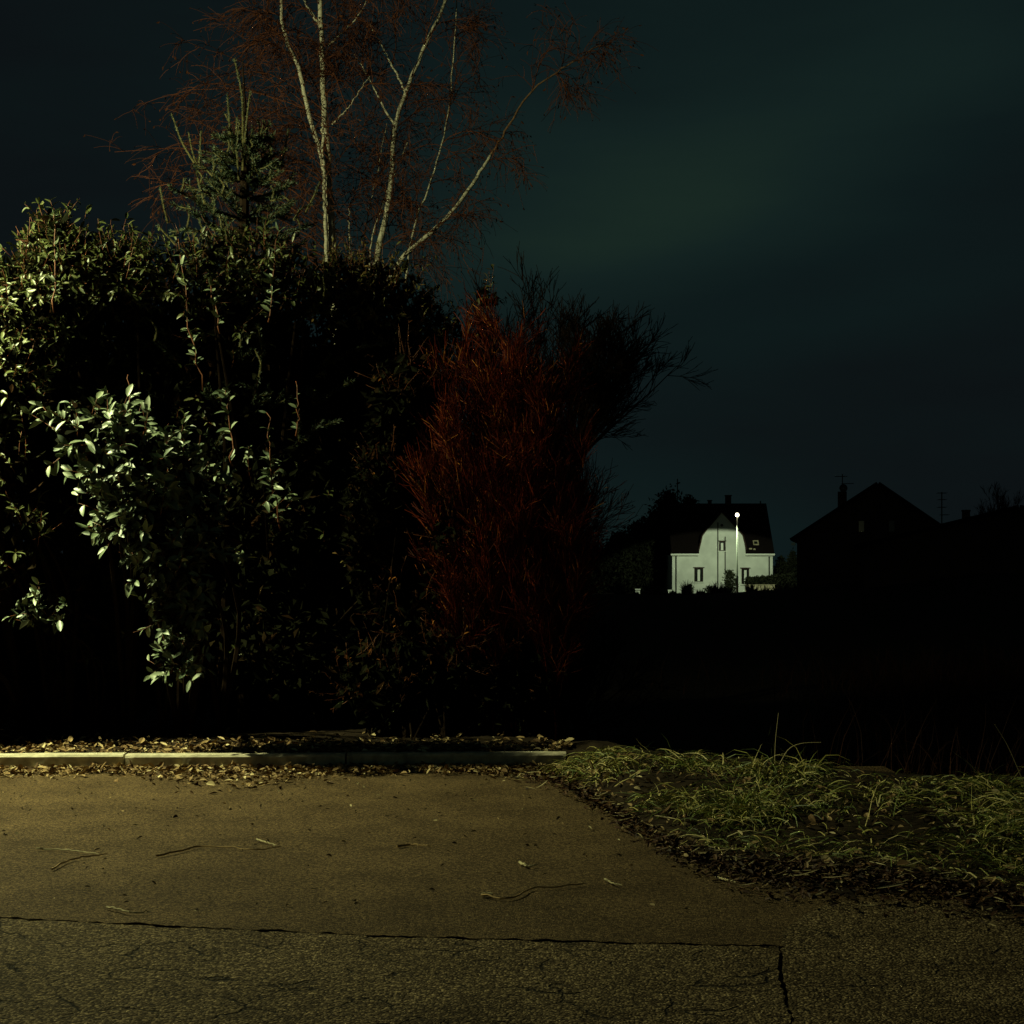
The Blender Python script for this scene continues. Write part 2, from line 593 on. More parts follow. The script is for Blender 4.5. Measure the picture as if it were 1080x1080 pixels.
def sheet(name, xa, near, farr, z, mat, label):
    m_ = MB()
    n = len(xa)
    rows = 14
    V = []
    for k in range(rows):
        f = k / (rows - 1)
        V.append(np.stack([xa, near * (1 - f) + farr * f, np.full(n, z)], -1))
    V = np.stack(V)
    ii = np.arange(rows * n).reshape(rows, n)
    m_.add(V, [np.stack([ii[:-1, :-1], ii[:-1, 1:], ii[1:, 1:], ii[1:, :-1]], -1).reshape(-1, 4)])
    return struct(m_.build(name, mat), label)


xa = np.concatenate([np.arange(-14, -4, 0.2), np.arange(-4, 3.2, 0.02)])
jy = np.interp(xa, JX, JY)
farr = np.minimum(kerb_y(xa) - 0.004, 30)
sheet('parking_bay', xa, jy + 0.014 + np.maximum(rag(len(xa), 0.013), -0.012), farr, 0.0, M['asphalt_smooth'], 'smooth worn asphalt strip along the kerb')
xa2 = np.concatenate([np.arange(-14, -4, 0.2), np.arange(-4, XJ0 + 0.001, 0.02)])
# road: bounded at right by the upright joint, so lay it out by rows in y
ya = np.concatenate([np.linspace(-25, 4, 30), np.arange(4.05, 6.47, 0.02)])
m_ = MB()
xr = vjoint_x(ya) - 0.008 + rag(len(ya), 0.006)
V = []
cols = np.linspace(0, 1, 60)
top = np.interp
for f in cols:
    xx = -14 + (xr + 14) * f
    V.append(np.stack([xx, ya, np.zeros(len(ya))], -1))
V = np.stack(V)
ii = np.arange(V.shape[0] * V.shape[1]).reshape(V.shape[0], V.shape[1])
m_.add(V, [np.stack([ii[:-1, :-1], ii[1:, :-1], ii[1:, 1:], ii[:-1, 1:]], -1).reshape(-1, 4)])
# strip between the last straight row and the ragged joint
xs_ = np.concatenate([np.arange(-14, -4, 0.2), np.arange(-4, xr[-1], 0.02), [xr[-1]]])
yj = np.interp(xs_, JX, JY) - 0.012 + np.minimum(rag(len(xs_), 0.012), 0.007)
V = np.stack([np.stack([xs_, np.full(len(xs_), ya[-1]), np.zeros(len(xs_))], -1), np.stack([xs_, np.maximum(yj, ya[-1] + 0.001), np.zeros(len(xs_))], -1)])
n = len(xs_)
ii = np.arange(2 * n).reshape(2, n)
m_.add(V, [np.stack([ii[:-1, :-1], ii[:-1, 1:], ii[1:, 1:], ii[1:, :-1]], -1).reshape(-1, 4)])
struct(m_.build('road', M['asphalt_coarse']), 'coarse cracked asphalt road surface in the foreground')
# apron right of the upright joint
ya = np.concatenate([np.linspace(-25, 4, 30), np.arange(4.05, 7.4, 0.02)])
xl = vjoint_x(ya) + 0.007 + rag(len(ya), 0.006)
V = []
for f in cols:
    V.append(np.stack([xl + (14 - xl) * f, ya, np.full(len(ya), 0.003)], -1))
V = np.stack(V)
ii = np.arange(V.shape[0] * V.shape[1]).reshape(V.shape[0], V.shape[1])
m_ = MB()
m_.add(V, [np.stack([ii[:-1, :-1], ii[1:, :-1], ii[1:, 1:], ii[:-1, 1:]], -1).reshape(-1, 4)])
struct(m_.build('driveway', M['asphalt_coarse']), 'coarse asphalt slab right of the upright joint')

# dirt washed over the asphalt in front of the grass
xd = np.arange(0.0, 9, 0.03)
dn = verge_front(xd) - 0.24 - 0.34 * sm(0.5, 1.3, xd) + rag(len(xd), 0.16) + 0.07 * np.sin(xd * 9.1) * np.sin(xd * 3.3)
sheet('dirt', xd, dn, verge_front(xd) + 0.35, 0.006, M['soil'], 'dark dirt washed over the asphalt in front of the grass')

# kerb stones, about two metres each
kx = [-12.0, -10.0, -8.05, -6.1, G(143, 805)[0], G(371, 803)[0], G(596, 802)[0]]
for k in range(len(kx) - 1):
    m_ = MB()
    a, b = kx[k] + 0.008, kx[k + 1] - 0.008
    n = 24
    X = np.linspace(a, b, n)
    prof = [(0.0, -0.05), (0.0, 0.098), (0.012, 0.114), (0.03, 0.12), (0.12, 0.12), (0.14, 0.112), (0.145, -0.05)]
    lift = R.uniform(-0.008, 0.006)
    V = []
    for x in X:
        for (dy, z) in prof:
            chip = (max(0, R.normal(0, 0.0025)) + (R.uniform(0, 0.012) if R.uniform() < 0.04 else 0)) if z > 0.09 else 0
            V.append((x, kerb_y(x) + dy + chip, z + lift * (z > 0) - chip))
    q = len(prof)
    fs = [[i * q + j, (i + 1) * q + j, (i + 1) * q + j + 1, i * q + j + 1] for i in range(n - 1) for j in range(q - 1)]
    m_.add(V, [np.array(fs), np.arange(q)[None, :], (np.arange(q)[::-1] + (n - 1) * q)[None, :]])
    struct(m_.build('kerb', M['kerb']), 'pale concrete kerb stone')

# ================================================================== LITTER, GRASS


def scatter_leaves(mb_, x, y, z, size, mi=0):
    N = len(x)
    a = R.uniform(0, 2 * math.pi, N)
    d = np.stack([np.cos(a), np.sin(a), R.normal(0, 0.22, N)], -1)
    up = norm(np.stack([R.normal(0, 0.45, N), R.normal(0, 0.45, N), np.ones(N)], -1))
    L = size * R.uniform(0.5, 1.35, N)
    o = np.stack([x, y, z + R.uniform(0.004, 0.028, N)], -1)
    mb_.leaves(o, d, up, L, L * R.uniform(0.3, 0.6, N), R.uniform(0.0, 0.5), R.normal(0.05, 0.3, N), mi)


def dens(x, s, ph):
    return 0.5 + 0.5 * np.sin(x * s + ph) * np.sin(x * s * 0.37 + ph * 2.1)


# gutter in front of the kerb
m_ = MB()
x = R.uniform(-9, 0.75, 9000)
w = 0.22 + 0.30 * dens(x, 1.9, 0.6) + 0.75 * np.exp(-((x + 2.2) / 0.75) ** 2) + 0.25 * sm(-1.4, 0.7, x)
y = kerb_y(x) - 0.01 - np.abs(R.normal(0, 0.5, len(x))) * w
keep = R.uniform(0, 1, len(x)) < 0.30 + 0.6 * dens(x, 2.3, 0.2) + 0.3 * sm(-3.0, -2.2, x)
x, y = x[keep], y[keep]
scatter_leaves(m_, x, y, np.zeros(len(x)), 0.062)
struct(m_.build('dead_leaves', M['litter']), 'brown dead leaves drifted in the gutter along the kerb', 'stuff')
# behind the kerb
m_ = MB()
x = R.uniform(-9, 0.5, 7500)
y = kerb_y(x) + 0.16 + np.abs(R.normal(0, 0.6, len(x)))
keep = R.uniform(0, 1, len(x)) < 0.25 + 0.75 * dens(x, 2.9, 2.0)
x, y = x[keep], y[keep]
scatter_leaves(m_, x, y, terrain(x, y), 0.07)
struct(m_.build('dead_leaves', M['litter']), 'dead leaves lying on the bed behind the kerb', 'stuff')
# dark rotten litter between asphalt and grass
m_ = MB()
x = R.uniform(0.1, 5, 11000)
y = verge_front(x) + R.uniform(-1, 0.8, len(x)) ** 3 * 0.75 - 0.10 - 0.16 * sm(0.5, 1.3, x) + R.normal(0, 0.14, len(x))
zz = np.maximum(terrain(x, y), 0)
scatter_leaves(m_, x, y, zz, 0.042)
struct(m_.build('rotting_leaves', M['wet_litter']), 'dark rotting leaves between asphalt and grass', 'stuff')
m_ = MB()
x = R.uniform(0.2, 5, 1500)
y = verge_front(x) + R.uniform(0, 1, 1500) * (verge_back(x) - verge_front(x))
scatter_leaves(m_, x, y, terrain(x, y) + 0.02, 0.06)
struct(m_.build('fallen_leaves', M['litter']), 'pale fallen leaves caught in the verge grass', 'stuff')
# straw bits round the grass
m_ = MB()
x = R.uniform(0.0, 4.5, 760)
y = verge_front(x) + R.normal(-0.05, 0.30, len(x)) - np.abs(R.normal(0, 0.5, len(x))) * (R.uniform(0, 1, len(x)) < 0.25)
N = len(x)
a = R.normal(0, 0.8, N)
d = np.stack([np.cos(a), np.sin(a), np.full(N, 0.03)], -1)
m_.leaves(np.stack([x, y, np.maximum(terrain(x, y), 0) + 0.025], -1), d, norm(np.stack([R.normal(0, .3, N), R.normal(0, .3, N), np.ones(N)], -1)),
          0.03 + 0.17 * R.uniform(0, 1, N) ** 2, R.uniform(0.005, 0.015, N), 0.2, R.normal(0, 0.15, N))
struct(m_.build('straw', M['straw']), 'pale straw bits scattered at the edge of the grass', 'stuff')
# grit and crumbs on the asphalt
m_ = MB()
x = R.uniform(-6, 2.2, 520)
y = 6.9 + 5.5 * R.uniform(0, 1, 520) ** 0.8
ok = y < np.where(x > 0.3, verge_front(x), 99)
x, y = x[ok], y[ok]
scatter_leaves(m_, x, y, np.zeros(len(x)), 0.03)
x = R.uniform(-5, 1.6, 170)
y = 6.9 + 5.4 * R.uniform(0, 1, 170)
ok = y < np.where(x > 0.2, verge_front(x), 99)
scatter_leaves(m_, x[ok], y[ok], np.zeros(ok.sum()), 0.026, 1)
struct(m_.build('debris', [M['pebble'], M['litter']]), 'small dark crumbs strewn over the asphalt', 'stuff')

# grass
m_ = MB()


def blades(mb_, o, d, L, W, droop, K=4, mi=0):
    N = len(o)
    pts = np.empty((N, K, 3))
    pts[:, 0] = o
    d = norm(d)
    for k in range(1, K):
        pts[:, k] = pts[:, k - 1] + d * (L / (K - 1))[:, None]
        d = norm(d + np.array([0, 0, -1.0])[None] * droop[:, None] + R.normal(size=(N, 3)) * 0.12)
    dd = norm(pts[:, -1] - pts[:, 0])
    s = norm(np.cross(dd, rdir(N)))
    w = W[:, None, None] * np.linspace(1, 0.08, K)[None, :, None] * 0.5
    V = np.stack([pts - s[:, None] * w, pts + s[:, None] * w], 2)
    b_ = (np.arange(N) * K * 2)[:, None] + (np.arange(K - 1) * 2)[None]
    q = np.stack([b_, b_ + 1, b_ + 3, b_ + 2], -1).reshape(-1, 4)
    mb_.add(V, [q], mi)


# tufts: every blade belongs to a tuft that leans its own way
NT = 1050
tx = R.uniform(0.2, 5.5, NT)
f = R.uniform(0, 1, NT)
ty = verge_front(tx) + 0.12 + (verge_back(tx) - verge_front(tx)) * f
cl_ = 0.5 + 0.5 * np.sin(tx * 5.1 + ty * 1.3) * np.sin(ty * 4.3 - tx * 2.2 + 1.0)
nz_ = np.sin(tx * 7.7 + 1.3) * 0.5 + np.sin(tx * 3.1 + 0.4) * 0.5
gap = np.sin(tx * 2.6 + ty * 1.9 + 0.7) * np.sin(tx * 1.3 - ty * 3.1 + 2.0)
nb = (R.uniform(10, 70, NT) * np.clip(2.2 * (cl_ - 0.36), 0.05, 1.3) * np.clip(1.0 + 2.2 * gap, 0.06, 1.5) * np.clip((f - 0.12 - 0.16 * nz_ - 0.38 * np.exp(-((tx - 0.4) / 0.6) ** 2)) * 4, 0.03, 1)).astype(int)
lean = np.stack([R.normal(0.2, 0.75, NT), R.normal(-0.35, 0.7, NT)], -1)
hgt = R.uniform(0.07, 0.20, NT) * (0.55 + 0.7 * cl_) * (1 + 0.8 * np.exp(-((tx - 2.05) / 0.45) ** 2) * sm(0.3, 0.8, f))
ti = np.repeat(np.arange(NT), nb)
N = len(ti)
x = tx[ti] + R.normal(0, 0.045, N)
y = ty[ti] + R.normal(0, 0.045, N)
d = np.stack([lean[ti, 0] + R.normal(0, 0.65, N), lean[ti, 1] + R.normal(0, 0.65, N), np.full(N, 0.8)], -1)
blades(m_, np.stack([x, y, terrain(x, y) - 0.005], -1), d, hgt[ti] * R.uniform(0.5, 1.7, N), R.uniform(0.006, 0.014, N), R.uniform(0.2, 1.1, N), 5)
# flattened dry blades lying between the tufts
N = 6500
x = R.uniform(0.2, 5.5, N)
f = np.clip(R.uniform(0, 1, N) + 0.28 * np.exp(-((x - 0.4) / 0.6) ** 2) + R.normal(0, 0.05, N), 0, 1)
y = verge_front(x) + 0.05 + (verge_back(x) - verge_front(x)) * f
k_ = R.uniform(0, 1, N) < np.clip(0.75 + 1.6 * np.sin(x * 2.6 + y * 1.9 + 0.7) * np.sin(x * 1.3 - y * 3.1 + 2.0), 0.10, 1)
x, y = x[k_], y[k_]
N = len(x)
a = R.uniform(0, 2 * math.pi, N)
d = np.stack([np.cos(a), np.sin(a), R.uniform(0.05, 0.6, N)], -1)
blades(m_, np.stack([x, y, terrain(x, y) + R.uniform(0.005, 0.06, N)], -1), d, R.uniform(0.10, 0.30, N), R.uniform(0.004, 0.010, N), R.uniform(0.15, 0.5, N), 5)
struct(m_.build('grass', M['grass']), 'rough tufted grass on the verge beside the asphalt', 'stuff')

# tall dim reeds in the field on the right
m_ = MB()
N = 22000
x = R.uniform(2.2, 16, N)
y = R.uniform(13.5, 34, N)
k_ = R.uniform(0, 1, N) < 0.03 + 0.9 * sm(0.16, 0.30, x / y)
x, y = x[k_], y[k_]
N = len(x)
d = np.stack([R.normal(0.1, 0.28, N), R.normal(0, 0.28, N), np.ones(N)], -1)
blades(m_, np.stack([x, y, terrain(x, y)], -1), d, R.uniform(0.25, 1.0, N) ** 1.3 + 0.1, R.uniform(0.006, 0.014, N), R.uniform(0, 0.35, N), 5)
struct(m_.build('tall_grass', M['tall_grass']), 'tall dry grass standing in the dark field', 'stuff')

# ragged weeds along the crest of the field before the white house
m_ = MB()
N = 9000
x = R.uniform(8, 31, N)
y = R.uniform(113, 117, N)
hh = 0.05 + 0.85 * np.clip(np.sin(x * 4.3) * np.sin(x * 1.9 + 1) + 0.5 * np.sin(x * 11.3), 0, 1) ** 1.4
d = np.stack([R.normal(0, 0.35, N), R.normal(0, 0.35, N), np.ones(N)], -1)
blades(m_, np.stack([x, y, terrain(x, y)], -1), d, hh * R.uniform(0.5, 1.4, N), R.uniform(0.06, 0.16, N), R.uniform(0, 0.3, N), 4)
struct(m_.build('field_grass', M['far_foliage']), 'ragged dark weeds along the far edge of the field before the white house', 'stuff')

# single stalks
for (pts, lab, mat) in [
    ([P(817, 805, 10.6), P(818, 780, 10.6), P(821, 752, 10.6)], 'thin upright dry stalk above the middle of the grass', 'straw'),
    ([P(822, 806, 10.4), P(832, 790, 10.4), P(846, 784, 10.38), P(866, 783, 10.35)], 'dry stalk arching over to the right in the grass', 'straw'),
    ([P(1085, 838, 9.2), P(1074, 812, 9.2), P(1062, 785, 9.2), P(1049, 764, 9.2)], 'long dry stalk leaning left at the right end of the grass', 'straw'),
]:
    m_ = MB()
    sp = spline(pts, 14)
    m_.tube(sp, np.linspace(0.0035, 0.0018, 14), 4)
    tag(m_.build('grass_stalk', M[mat], origin=pts[0]), lab, 'grass stalk', 'dry stalks standing in the grass')

# twigs lying on the asphalt
for (pix, lab, r, mat) in [
    ([(38, 896), (60, 896), (82, 898), (104, 901)], 'pale thin twig lying on the asphalt nearest the left edge', 0.006, 'pale_twig'),
    ([(55, 917), (72, 908), (92, 904), (113, 901)], 'dark crooked twig touching the pale twig at left', 0.006, 'twig'),
    ([(165, 903), (190, 898), (210, 893), (240, 894), (268, 897), (296, 893)], 'long brown twig lying on the asphalt below the kerb joint', 0.006, 'twig'),
    ([(271, 886), (281, 889), (291, 892)], 'short pale twig across the end of the long brown twig', 0.006, 'pale_twig'),
    ([(112, 957), (126, 960), (140, 963), (157, 962)], 'short pale twig just above the long joint in the asphalt', 0.006, 'pale_twig'),
    ([(508, 944), (530, 948), (546, 945), (562, 937), (590, 936), (616, 932)], 'long curved twig with a pale broken end', 0.006, 'twig'),
    ([(418, 893), (432, 891), (444, 892), (455, 893)], 'small brown twig lying alone in mid asphalt', 0.008, 'twig'),
    ([(548, 910), (556, 914), (566, 913)], 'stubby pale twig left of the grass edge', 0.009, 'pale_twig'),
    ([(638, 928), (646, 932), (656, 934)], 'slim pale straw twig between asphalt and grass', 0.006, 'pale_twig'),
    ([(754, 925), (764, 928), (776, 931)], 'thick pale twig on the asphalt under the grass', 0.009, 'pale_twig'),
]:
    pts = [G(a, b, 0.012) for a, b in pix]
    m_ = MB()
    sp = spline(pts, 18)
    sp[:, :2] += R.normal(0, 0.0016, (18, 2))
    sp[:, 2] = 0.012 + np.abs(R.normal(0, 0.004, 18))
    m_.tube(sp, np.linspace(r, r * 0.45, 18), 5)
    tw = m_.build('twig', M[mat], origin=pts[0])
    tag(tw, lab, 'twig', 'twigs lying on the asphalt')
    if 'broken' in lab:
        m2 = MB()
        m2.tube([pts[0], pts[0] + np.array([0.025, 0.004, 0.004]), pts[0] + np.array([0.055, -0.006, 0.003])], [0.010, 0.012, 0.009], 6)
        m2.build('broken_end', M['pale_twig'], tw)

# ================================================================== LAUREL HEDGE


def make_laurel(name, label, base, lobes, body, tall=(), leaf=0.105, leafmat='laurel', thick=1.0):
    """lobes: (centre, radii, shoots, leaf length); body: (centre, radii, leaves)"""
    root = thing(name, label, 'shrub', base, 'evergreen shrubs behind the kerb')
    fl, br, inn = MB(), MB(), MB()
    st = fl
    dim_mi = 1 if leafmat == 'laurel' else 0
    for (c, r, n, ll) in lobes:
        p, nn = on_lobe(c, r, n, 0.72, 0.75)
        d = norm(nn + np.array([0, -0.15, 0.45])[None] + R.normal(size=(len(p), 3)) * 0.35)
        shoots(fl, st, p - d * 0.12, d, R.uniform(0.18, 0.42, len(p)), 9, ll, 0.36 if ll < 0.1 else 0.42, mi=dim_mi if ll < 0.1 else 0, face=(-0.25, -0.55, 0.75) if ll >= 0.1 else (0, -0.1, 1))
        q = in_lobe(c, r, int(n * 3))
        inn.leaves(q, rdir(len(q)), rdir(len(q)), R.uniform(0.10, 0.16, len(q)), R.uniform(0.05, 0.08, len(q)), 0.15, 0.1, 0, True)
        b0 = np.array([base[0] * 0.3 + c[0] * 0.7 + R.normal(0, 0.1), base[1] + R.normal(0, 0.1), base[2]])
        for _ in range(3):
            e = np.asarray(c) + R.normal(size=3) * np.asarray(r) * 0.4
            mid = (b0 * 0.5 + e * 0.5) + np.array([0, 0.35, 0.25]) + R.normal(size=3) * 0.12
            br.tube(spline([b0, mid, e], 9), np.linspace(0.035, 0.008, 9) * (1 if n >= 12 else 0.35) * thick, 5)
    for (c, r, n) in body:
        q = in_lobe(c, r, n)
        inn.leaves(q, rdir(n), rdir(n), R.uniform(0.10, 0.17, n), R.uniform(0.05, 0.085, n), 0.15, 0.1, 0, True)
        p, nn = on_lobe(c, r, n // (150 if c[2] > 3.3 else 700), 0.80, 0.3)
        d = norm(nn + np.array([0, 0, 0.5])[None] + R.normal(size=(len(p), 3)) * 0.4)
        shoots(fl, st, p - d * 0.1, d, R.uniform(0.15, 0.35, len(p)), 6, leaf * 0.85, 0.36, mi=dim_mi)
        b0 = np.array([base[0] * 0.25 + c[0] * 0.75, base[1] + 0.3, base[2]])
        for _ in range(5):
            e = np.asarray(c) + R.normal(size=3) * np.asarray(r) * 0.4
            br.tube(spline([b0 + R.normal(size=3) * np.array([.2, .15, 0]), (b0 + e) / 2 + R.normal(size=3) * .15, e], 8), np.linspace(0.045, 0.012, 8) * thick, 5)
    fl.build('foliage', [M[leafmat], M['dim_laurel'], M['laurel_stem']], root, True)
    inn.build('inner_foliage', M['laurel_shade'], root)
    br.build('branch', M['branch'], root)
    for (pts, nl, ll) in tall:
        m1 = MB()
        sp = spline(pts, 10)
        sp[1:-1] += R.normal(0, 0.012, (8, 3))
        m1.tube(sp, np.linspace(0.009, 0.004, 10), 5, 1)
        dirs = norm(np.gradient(sp, axis=0))
        q, nd, t = side(sp[None], dirs[None], int(nl * 1.5), 1.0, 0.05, 1.0)
        nd = norm(nd + np.array([0, -0.1, -0.1])[None])
        L = ll * R.uniform(0.6, 1.25, len(q))
        m1.leaves(q, nd, norm(np.array([[-0.25, -0.5, 0.75]]) + R.normal(size=(len(q), 3)) * 0.4), L, L * 0.36, 0.22, R.uniform(0, 0.35, len(q)), 0)
        m1.build('shoot', [M[leafmat], M['laurel_stem']], root, True)
    return root


B1 = (-3.6, 14.3, 0.1)
make_laurel('laurel_shrub', 'large glossy laurel filling the left edge, brightly lit leaves hanging low over the kerb', B1,
    [(P(20, 330, 14.3), (0.55, 0.6, 0.55), 150, 0.085), (P(75, 290, 14.4), (0.55, 0.55, 0.42), 170, 0.085), (P(125, 300, 14.5), (0.42, 0.5, 0.42), 130, 0.085),
     (P(-60, 340, 14.3), (0.7, 0.7, 0.8), 120, 0.085), (P(10, 400, 14.0), (0.35, 0.35, 0.5), 50, 0.09), (P(60, 245, 14.2), (0.14, 0.2, 0.22), 22, 0.08),
     # the lit spray that hangs out over the kerb
     (P(95, 455, 12.76), (0.33, 0.32, 0.30), 27, 0.118), (P(140, 490, 12.70), (0.42, 0.30, 0.34), 42, 0.118), (P(190, 500, 12.88), (0.30, 0.28, 0.28), 26, 0.110),
     (P(150, 545, 12.78), (0.36, 0.28, 0.28), 54, 0.112), (P(180, 590, 12.82), (0.30, 0.26, 0.26), 42, 0.108), (P(215, 570, 13.03), (0.28, 0.25, 0.3), 16, 0.10),
     (P(190, 645, 12.90), (0.20, 0.22, 0.22), 26, 0.108), (P(185, 700, 12.92), (0.17, 0.18, 0.15), 20, 0.110),
     (P(45, 650, 13.2), (0.2, 0.2, 0.14), 9, 0.110), (P(15, 570, 13.4), (0.3, 0.25, 0.4), 18, 0.085), (P(10, 500, 13.5), (0.35, 0.25, 0.3), 14, 0.085)],
    [(P(60, 400, 14.9), (1.3, 0.75, 1.35), 9000), (P(-120, 500, 14.8), (1.6, 0.8, 2.2), 7000), (P(100, 560, 14.9), (1.4, 0.75, 1.5), 9000), (P(-200, 620, 14.8), (2.2, 0.8, 1.4), 5000),
     (P(80, 690, 14.9), (1.5, 0.7, 0.8), 5000), ((-5.2, 13.55, 1.6), (0.5, 0.6, 1.6), 6500), ((-5.25, 13.6, 3.1), (0.5, 0.55, 1.0), 5000)])  # last two masses stand out of view, added to shade the hedge
B2 = (-2.2, 14.9, 0.1)
make_laurel('laurel_shrub', 'laurel with long upright reddish shoots, standing under the spruce tip', B2,
    [(P(200, 300, 14.6), (0.5, 0.5, 0.35), 60, 0.085), (P(260, 285, 14.7), (0.45, 0.45, 0.40), 60, 0.085), (P(300, 310, 14.8), (0.45, 0.45, 0.40), 60, 0.085),
     (P(230, 340, 14.6), (0.4, 0.4, 0.3), 22, 0.09), (P(270, 520, 14.0), (0.3, 0.25, 0.35), 7, 0.10)],
    [(P(230, 400, 15.2), (1.1, 0.75, 1.0), 8000), (P(260, 540, 15.2), (1.3, 0.75, 1.4), 9000), (P(270, 680, 15.2), (1.4, 0.7, 0.9), 6000)],
    [([P(214, 412, 14.1), P(206, 370, 14.1), P(197, 330, 14.15), P(188, 252, 14.2)], 26, 0.10),
     ([P(232, 352, 14.1), P(228, 330, 14.1), P(224, 305, 14.15), P(219, 292, 14.2)], 14, 0.10),
     ([P(245, 492, 13.75), P(243, 462, 13.75), P(240, 430, 13.8), P(238, 412, 13.8)], 16, 0.11),
     ([P(288, 520, 13.8), P(287, 490, 13.8), P(284, 460, 13.8), P(281, 435, 13.85)], 14, 0.11),
     ([P(296, 560, 13.9), P(292, 530, 13.9), P(288, 505, 13.9), P(285, 480, 13.9)], 12, 0.10),
     ([P(312, 460, 13.9), P(313, 430, 13.9), P(312, 402, 13.95)], 7, 0.09),
     ([P(283, 340, 14.2), P(286, 315, 14.2), P(288, 290, 14.25), P(295, 240, 14.3)], 22, 0.10),
     ([P(176, 520, 13.2), P(175, 495, 13.2), P(172, 465, 13.2)], 12, 0.11),
     ([P(138, 440, 13.5), P(137, 420, 13.5), P(135, 395, 13.55)], 8, 0.10),
     ([P(57, 330, 13.7), P(58, 290, 13.75), P(59, 250, 13.8), P(57, 220, 13.8)], 26, 0.085)])
B3 = (-1.3, 15.4, 0.1)
make_laurel('privet_shrub', 'small-leaved yellowish evergreen shrub in front of the birch trunks', B3,
    [(P(370, 305, 15.3), (0.45, 0.45, 0.35), 110, 0.060), (P(410, 320, 15.4), (0.45, 0.45, 0.40), 120, 0.060), (P(440, 350, 15.4), (0.35, 0.4, 0.35), 70, 0.060),
     (P(345, 330, 15.2), (0.4, 0.4, 0.4), 70, 0.065), (P(515, 315, 15.3), (0.10, 0.12, 0.10), 8, 0.075), (P(470, 370, 15.4), (0.35, 0.3, 0.4), 40, 0.055),
     (P(415, 490, 14.8), (0.3, 0.25, 0.25), 16, 0.05), (P(390, 600, 14.8), (0.3, 0.2, 0.3), 14, 0.05)],
    [(P(390, 430, 15.7), (1.0, 0.7, 1.0), 7000), (P(400, 560, 15.7), (1.1, 0.7, 1.3), 9000), (P(400, 690, 15.7), (1.3, 0.7, 0.8), 6000)],
    leaf=0.055, leafmat='small_leaf')

# ================================================================== SPRUCE


def make_spruce():
    Y = 15.4
    base = P(252, 735, Y)
    base[2] = 0.05
    tip = P(256, 63, Y)
    root = thing('spruce_tree', 'young spruce with upright candle shoots rising above the laurel', 'tree', base)
    tr, ndl, bm = MB(), MB(), MB()
    ax = spline([base, P(254, 400, Y), P(258, 200, Y), P(258, 120, Y), tip], 30)
    tr.tube(ax, np.concatenate([np.linspace(0.09, 0.022, 24), np.linspace(0.014, 0.005, 6)]), 7)

    def candle(pts, w=1.0, dense=1.0):
        sp = spline(pts, 8)
        L = np.linalg.norm(np.diff(sp, axis=0), axis=1).sum()
        bm.tube(sp, np.linspace(0.011, 0.006, 8) * w, 5)
        n = int(420 * L * dense)
        dirs = norm(np.gradient(sp, axis=0))
        q, nd, _ = side(sp[None], dirs[None], max(n, 6), 0.75, 0.0, 1.0)
        LL = (0.026 if w > 0.9 else 0.045) * R.uniform(0.7, 1.3, len(q))
        ndl.leaves(q, nd, rdir(len(q)), LL, LL * 0.17, 0.1, 0.05, 0, True)
    # leaders seen against the sky
    for pix in [[(256, 180), (256, 120), (254, 92), (247, 62)], [(246, 160), (242, 130), (240, 100)], [(258, 150), (261, 120), (264, 97)], [(266, 170), (272, 150), (279, 128)],
                [(252, 190), (250, 160), (252, 130)], [(292, 182), (299, 165), (304, 137)], [(285, 190), (286, 165), (285, 148)], [(268, 168), (278, 160), (285, 152)],
                [(205, 172), (192, 150), (181, 120)], [(208, 175), (203, 160), (199, 140)], [(210, 175), (211, 160), (212, 138)], [(228, 190), (217, 178), (208, 168)],
                [(224, 182), (228, 172), (233, 160)], [(216, 215), (209, 190), (207, 172)], [(177, 235), (172, 215), (169, 198)], [(185, 258), (174, 246), (166, 238)],
                [(322, 225), (332, 205), (338, 190)], [(224, 260), (213, 240), (207, 222)], [(235, 255), (233, 235), (231, 222)], [(310, 232), (318, 220), (330, 216)]]:
        candle([P(a, b, Y - 0.15 + R.normal(0, 0.12)) for a, b in pix], 1.0, 1.3)
    # whorls of branches, each with side shoots that turn upwards
    for k, z in enumerate(np.linspace(P(256, 150, Y)[2], 2.9, 16) + R.normal(0, 0.05, 16)):
        j = np.argmin(np.abs(ax[:, 2] - z))
        c = ax[j]
        Lb = 0.20 + 0.10 * k
        nb_ = 6
        a0 = R.uniform(0, 6.28)
        for i in range(nb_):
            a = a0 + i * 2 * math.pi / nb_ + R.normal(0, 0.15)
            d = np.array([[math.cos(a), math.sin(a), 0.12]])
            pts, dirs = walk(c[None], d, min(Lb, 1.3) * R.uniform(0.75, 1.15), 7, np.array([[0, 0, 0.07]]), 0.03)
            tr.tubes(pts, taper(1, 7, 0.016, 0.007), 4)
            candle(pts[0], 0.8, 0.65)
            if R.uniform() < 0.75 and k < 14:
                e_ = pts[0][-1]
                hh = R.uniform(0.08, 0.26)
                candle([e_, e_ + np.array([0.02, 0, hh * 0.5]), e_ + np.array([R.normal(0, 0.04), 0, hh])], 1.0, 1.2)
            q, nd, t = side(pts, dirs, 5 if k < 10 else 4, 0.8, 0.2, 1.0)
            nd[:, 2] = nd[:, 2] * 0.4 + 0.1
            for s in range(len(q)):
                pp, _ = walk(q[s][None], nd[s][None], R.uniform(0.12, 0.30), 5, np.array([[0, 0, 0.05]]), 0.04)
                candle(pp[0], 0.7, 1.0)
    tr.build('trunk', M['branch'], root)
    bm.build('shoot', M['spruce_shoot'], root)
    ndl.build('needles', M['needle'], root)


make_spruce()

# ================================================================== BIRCHES


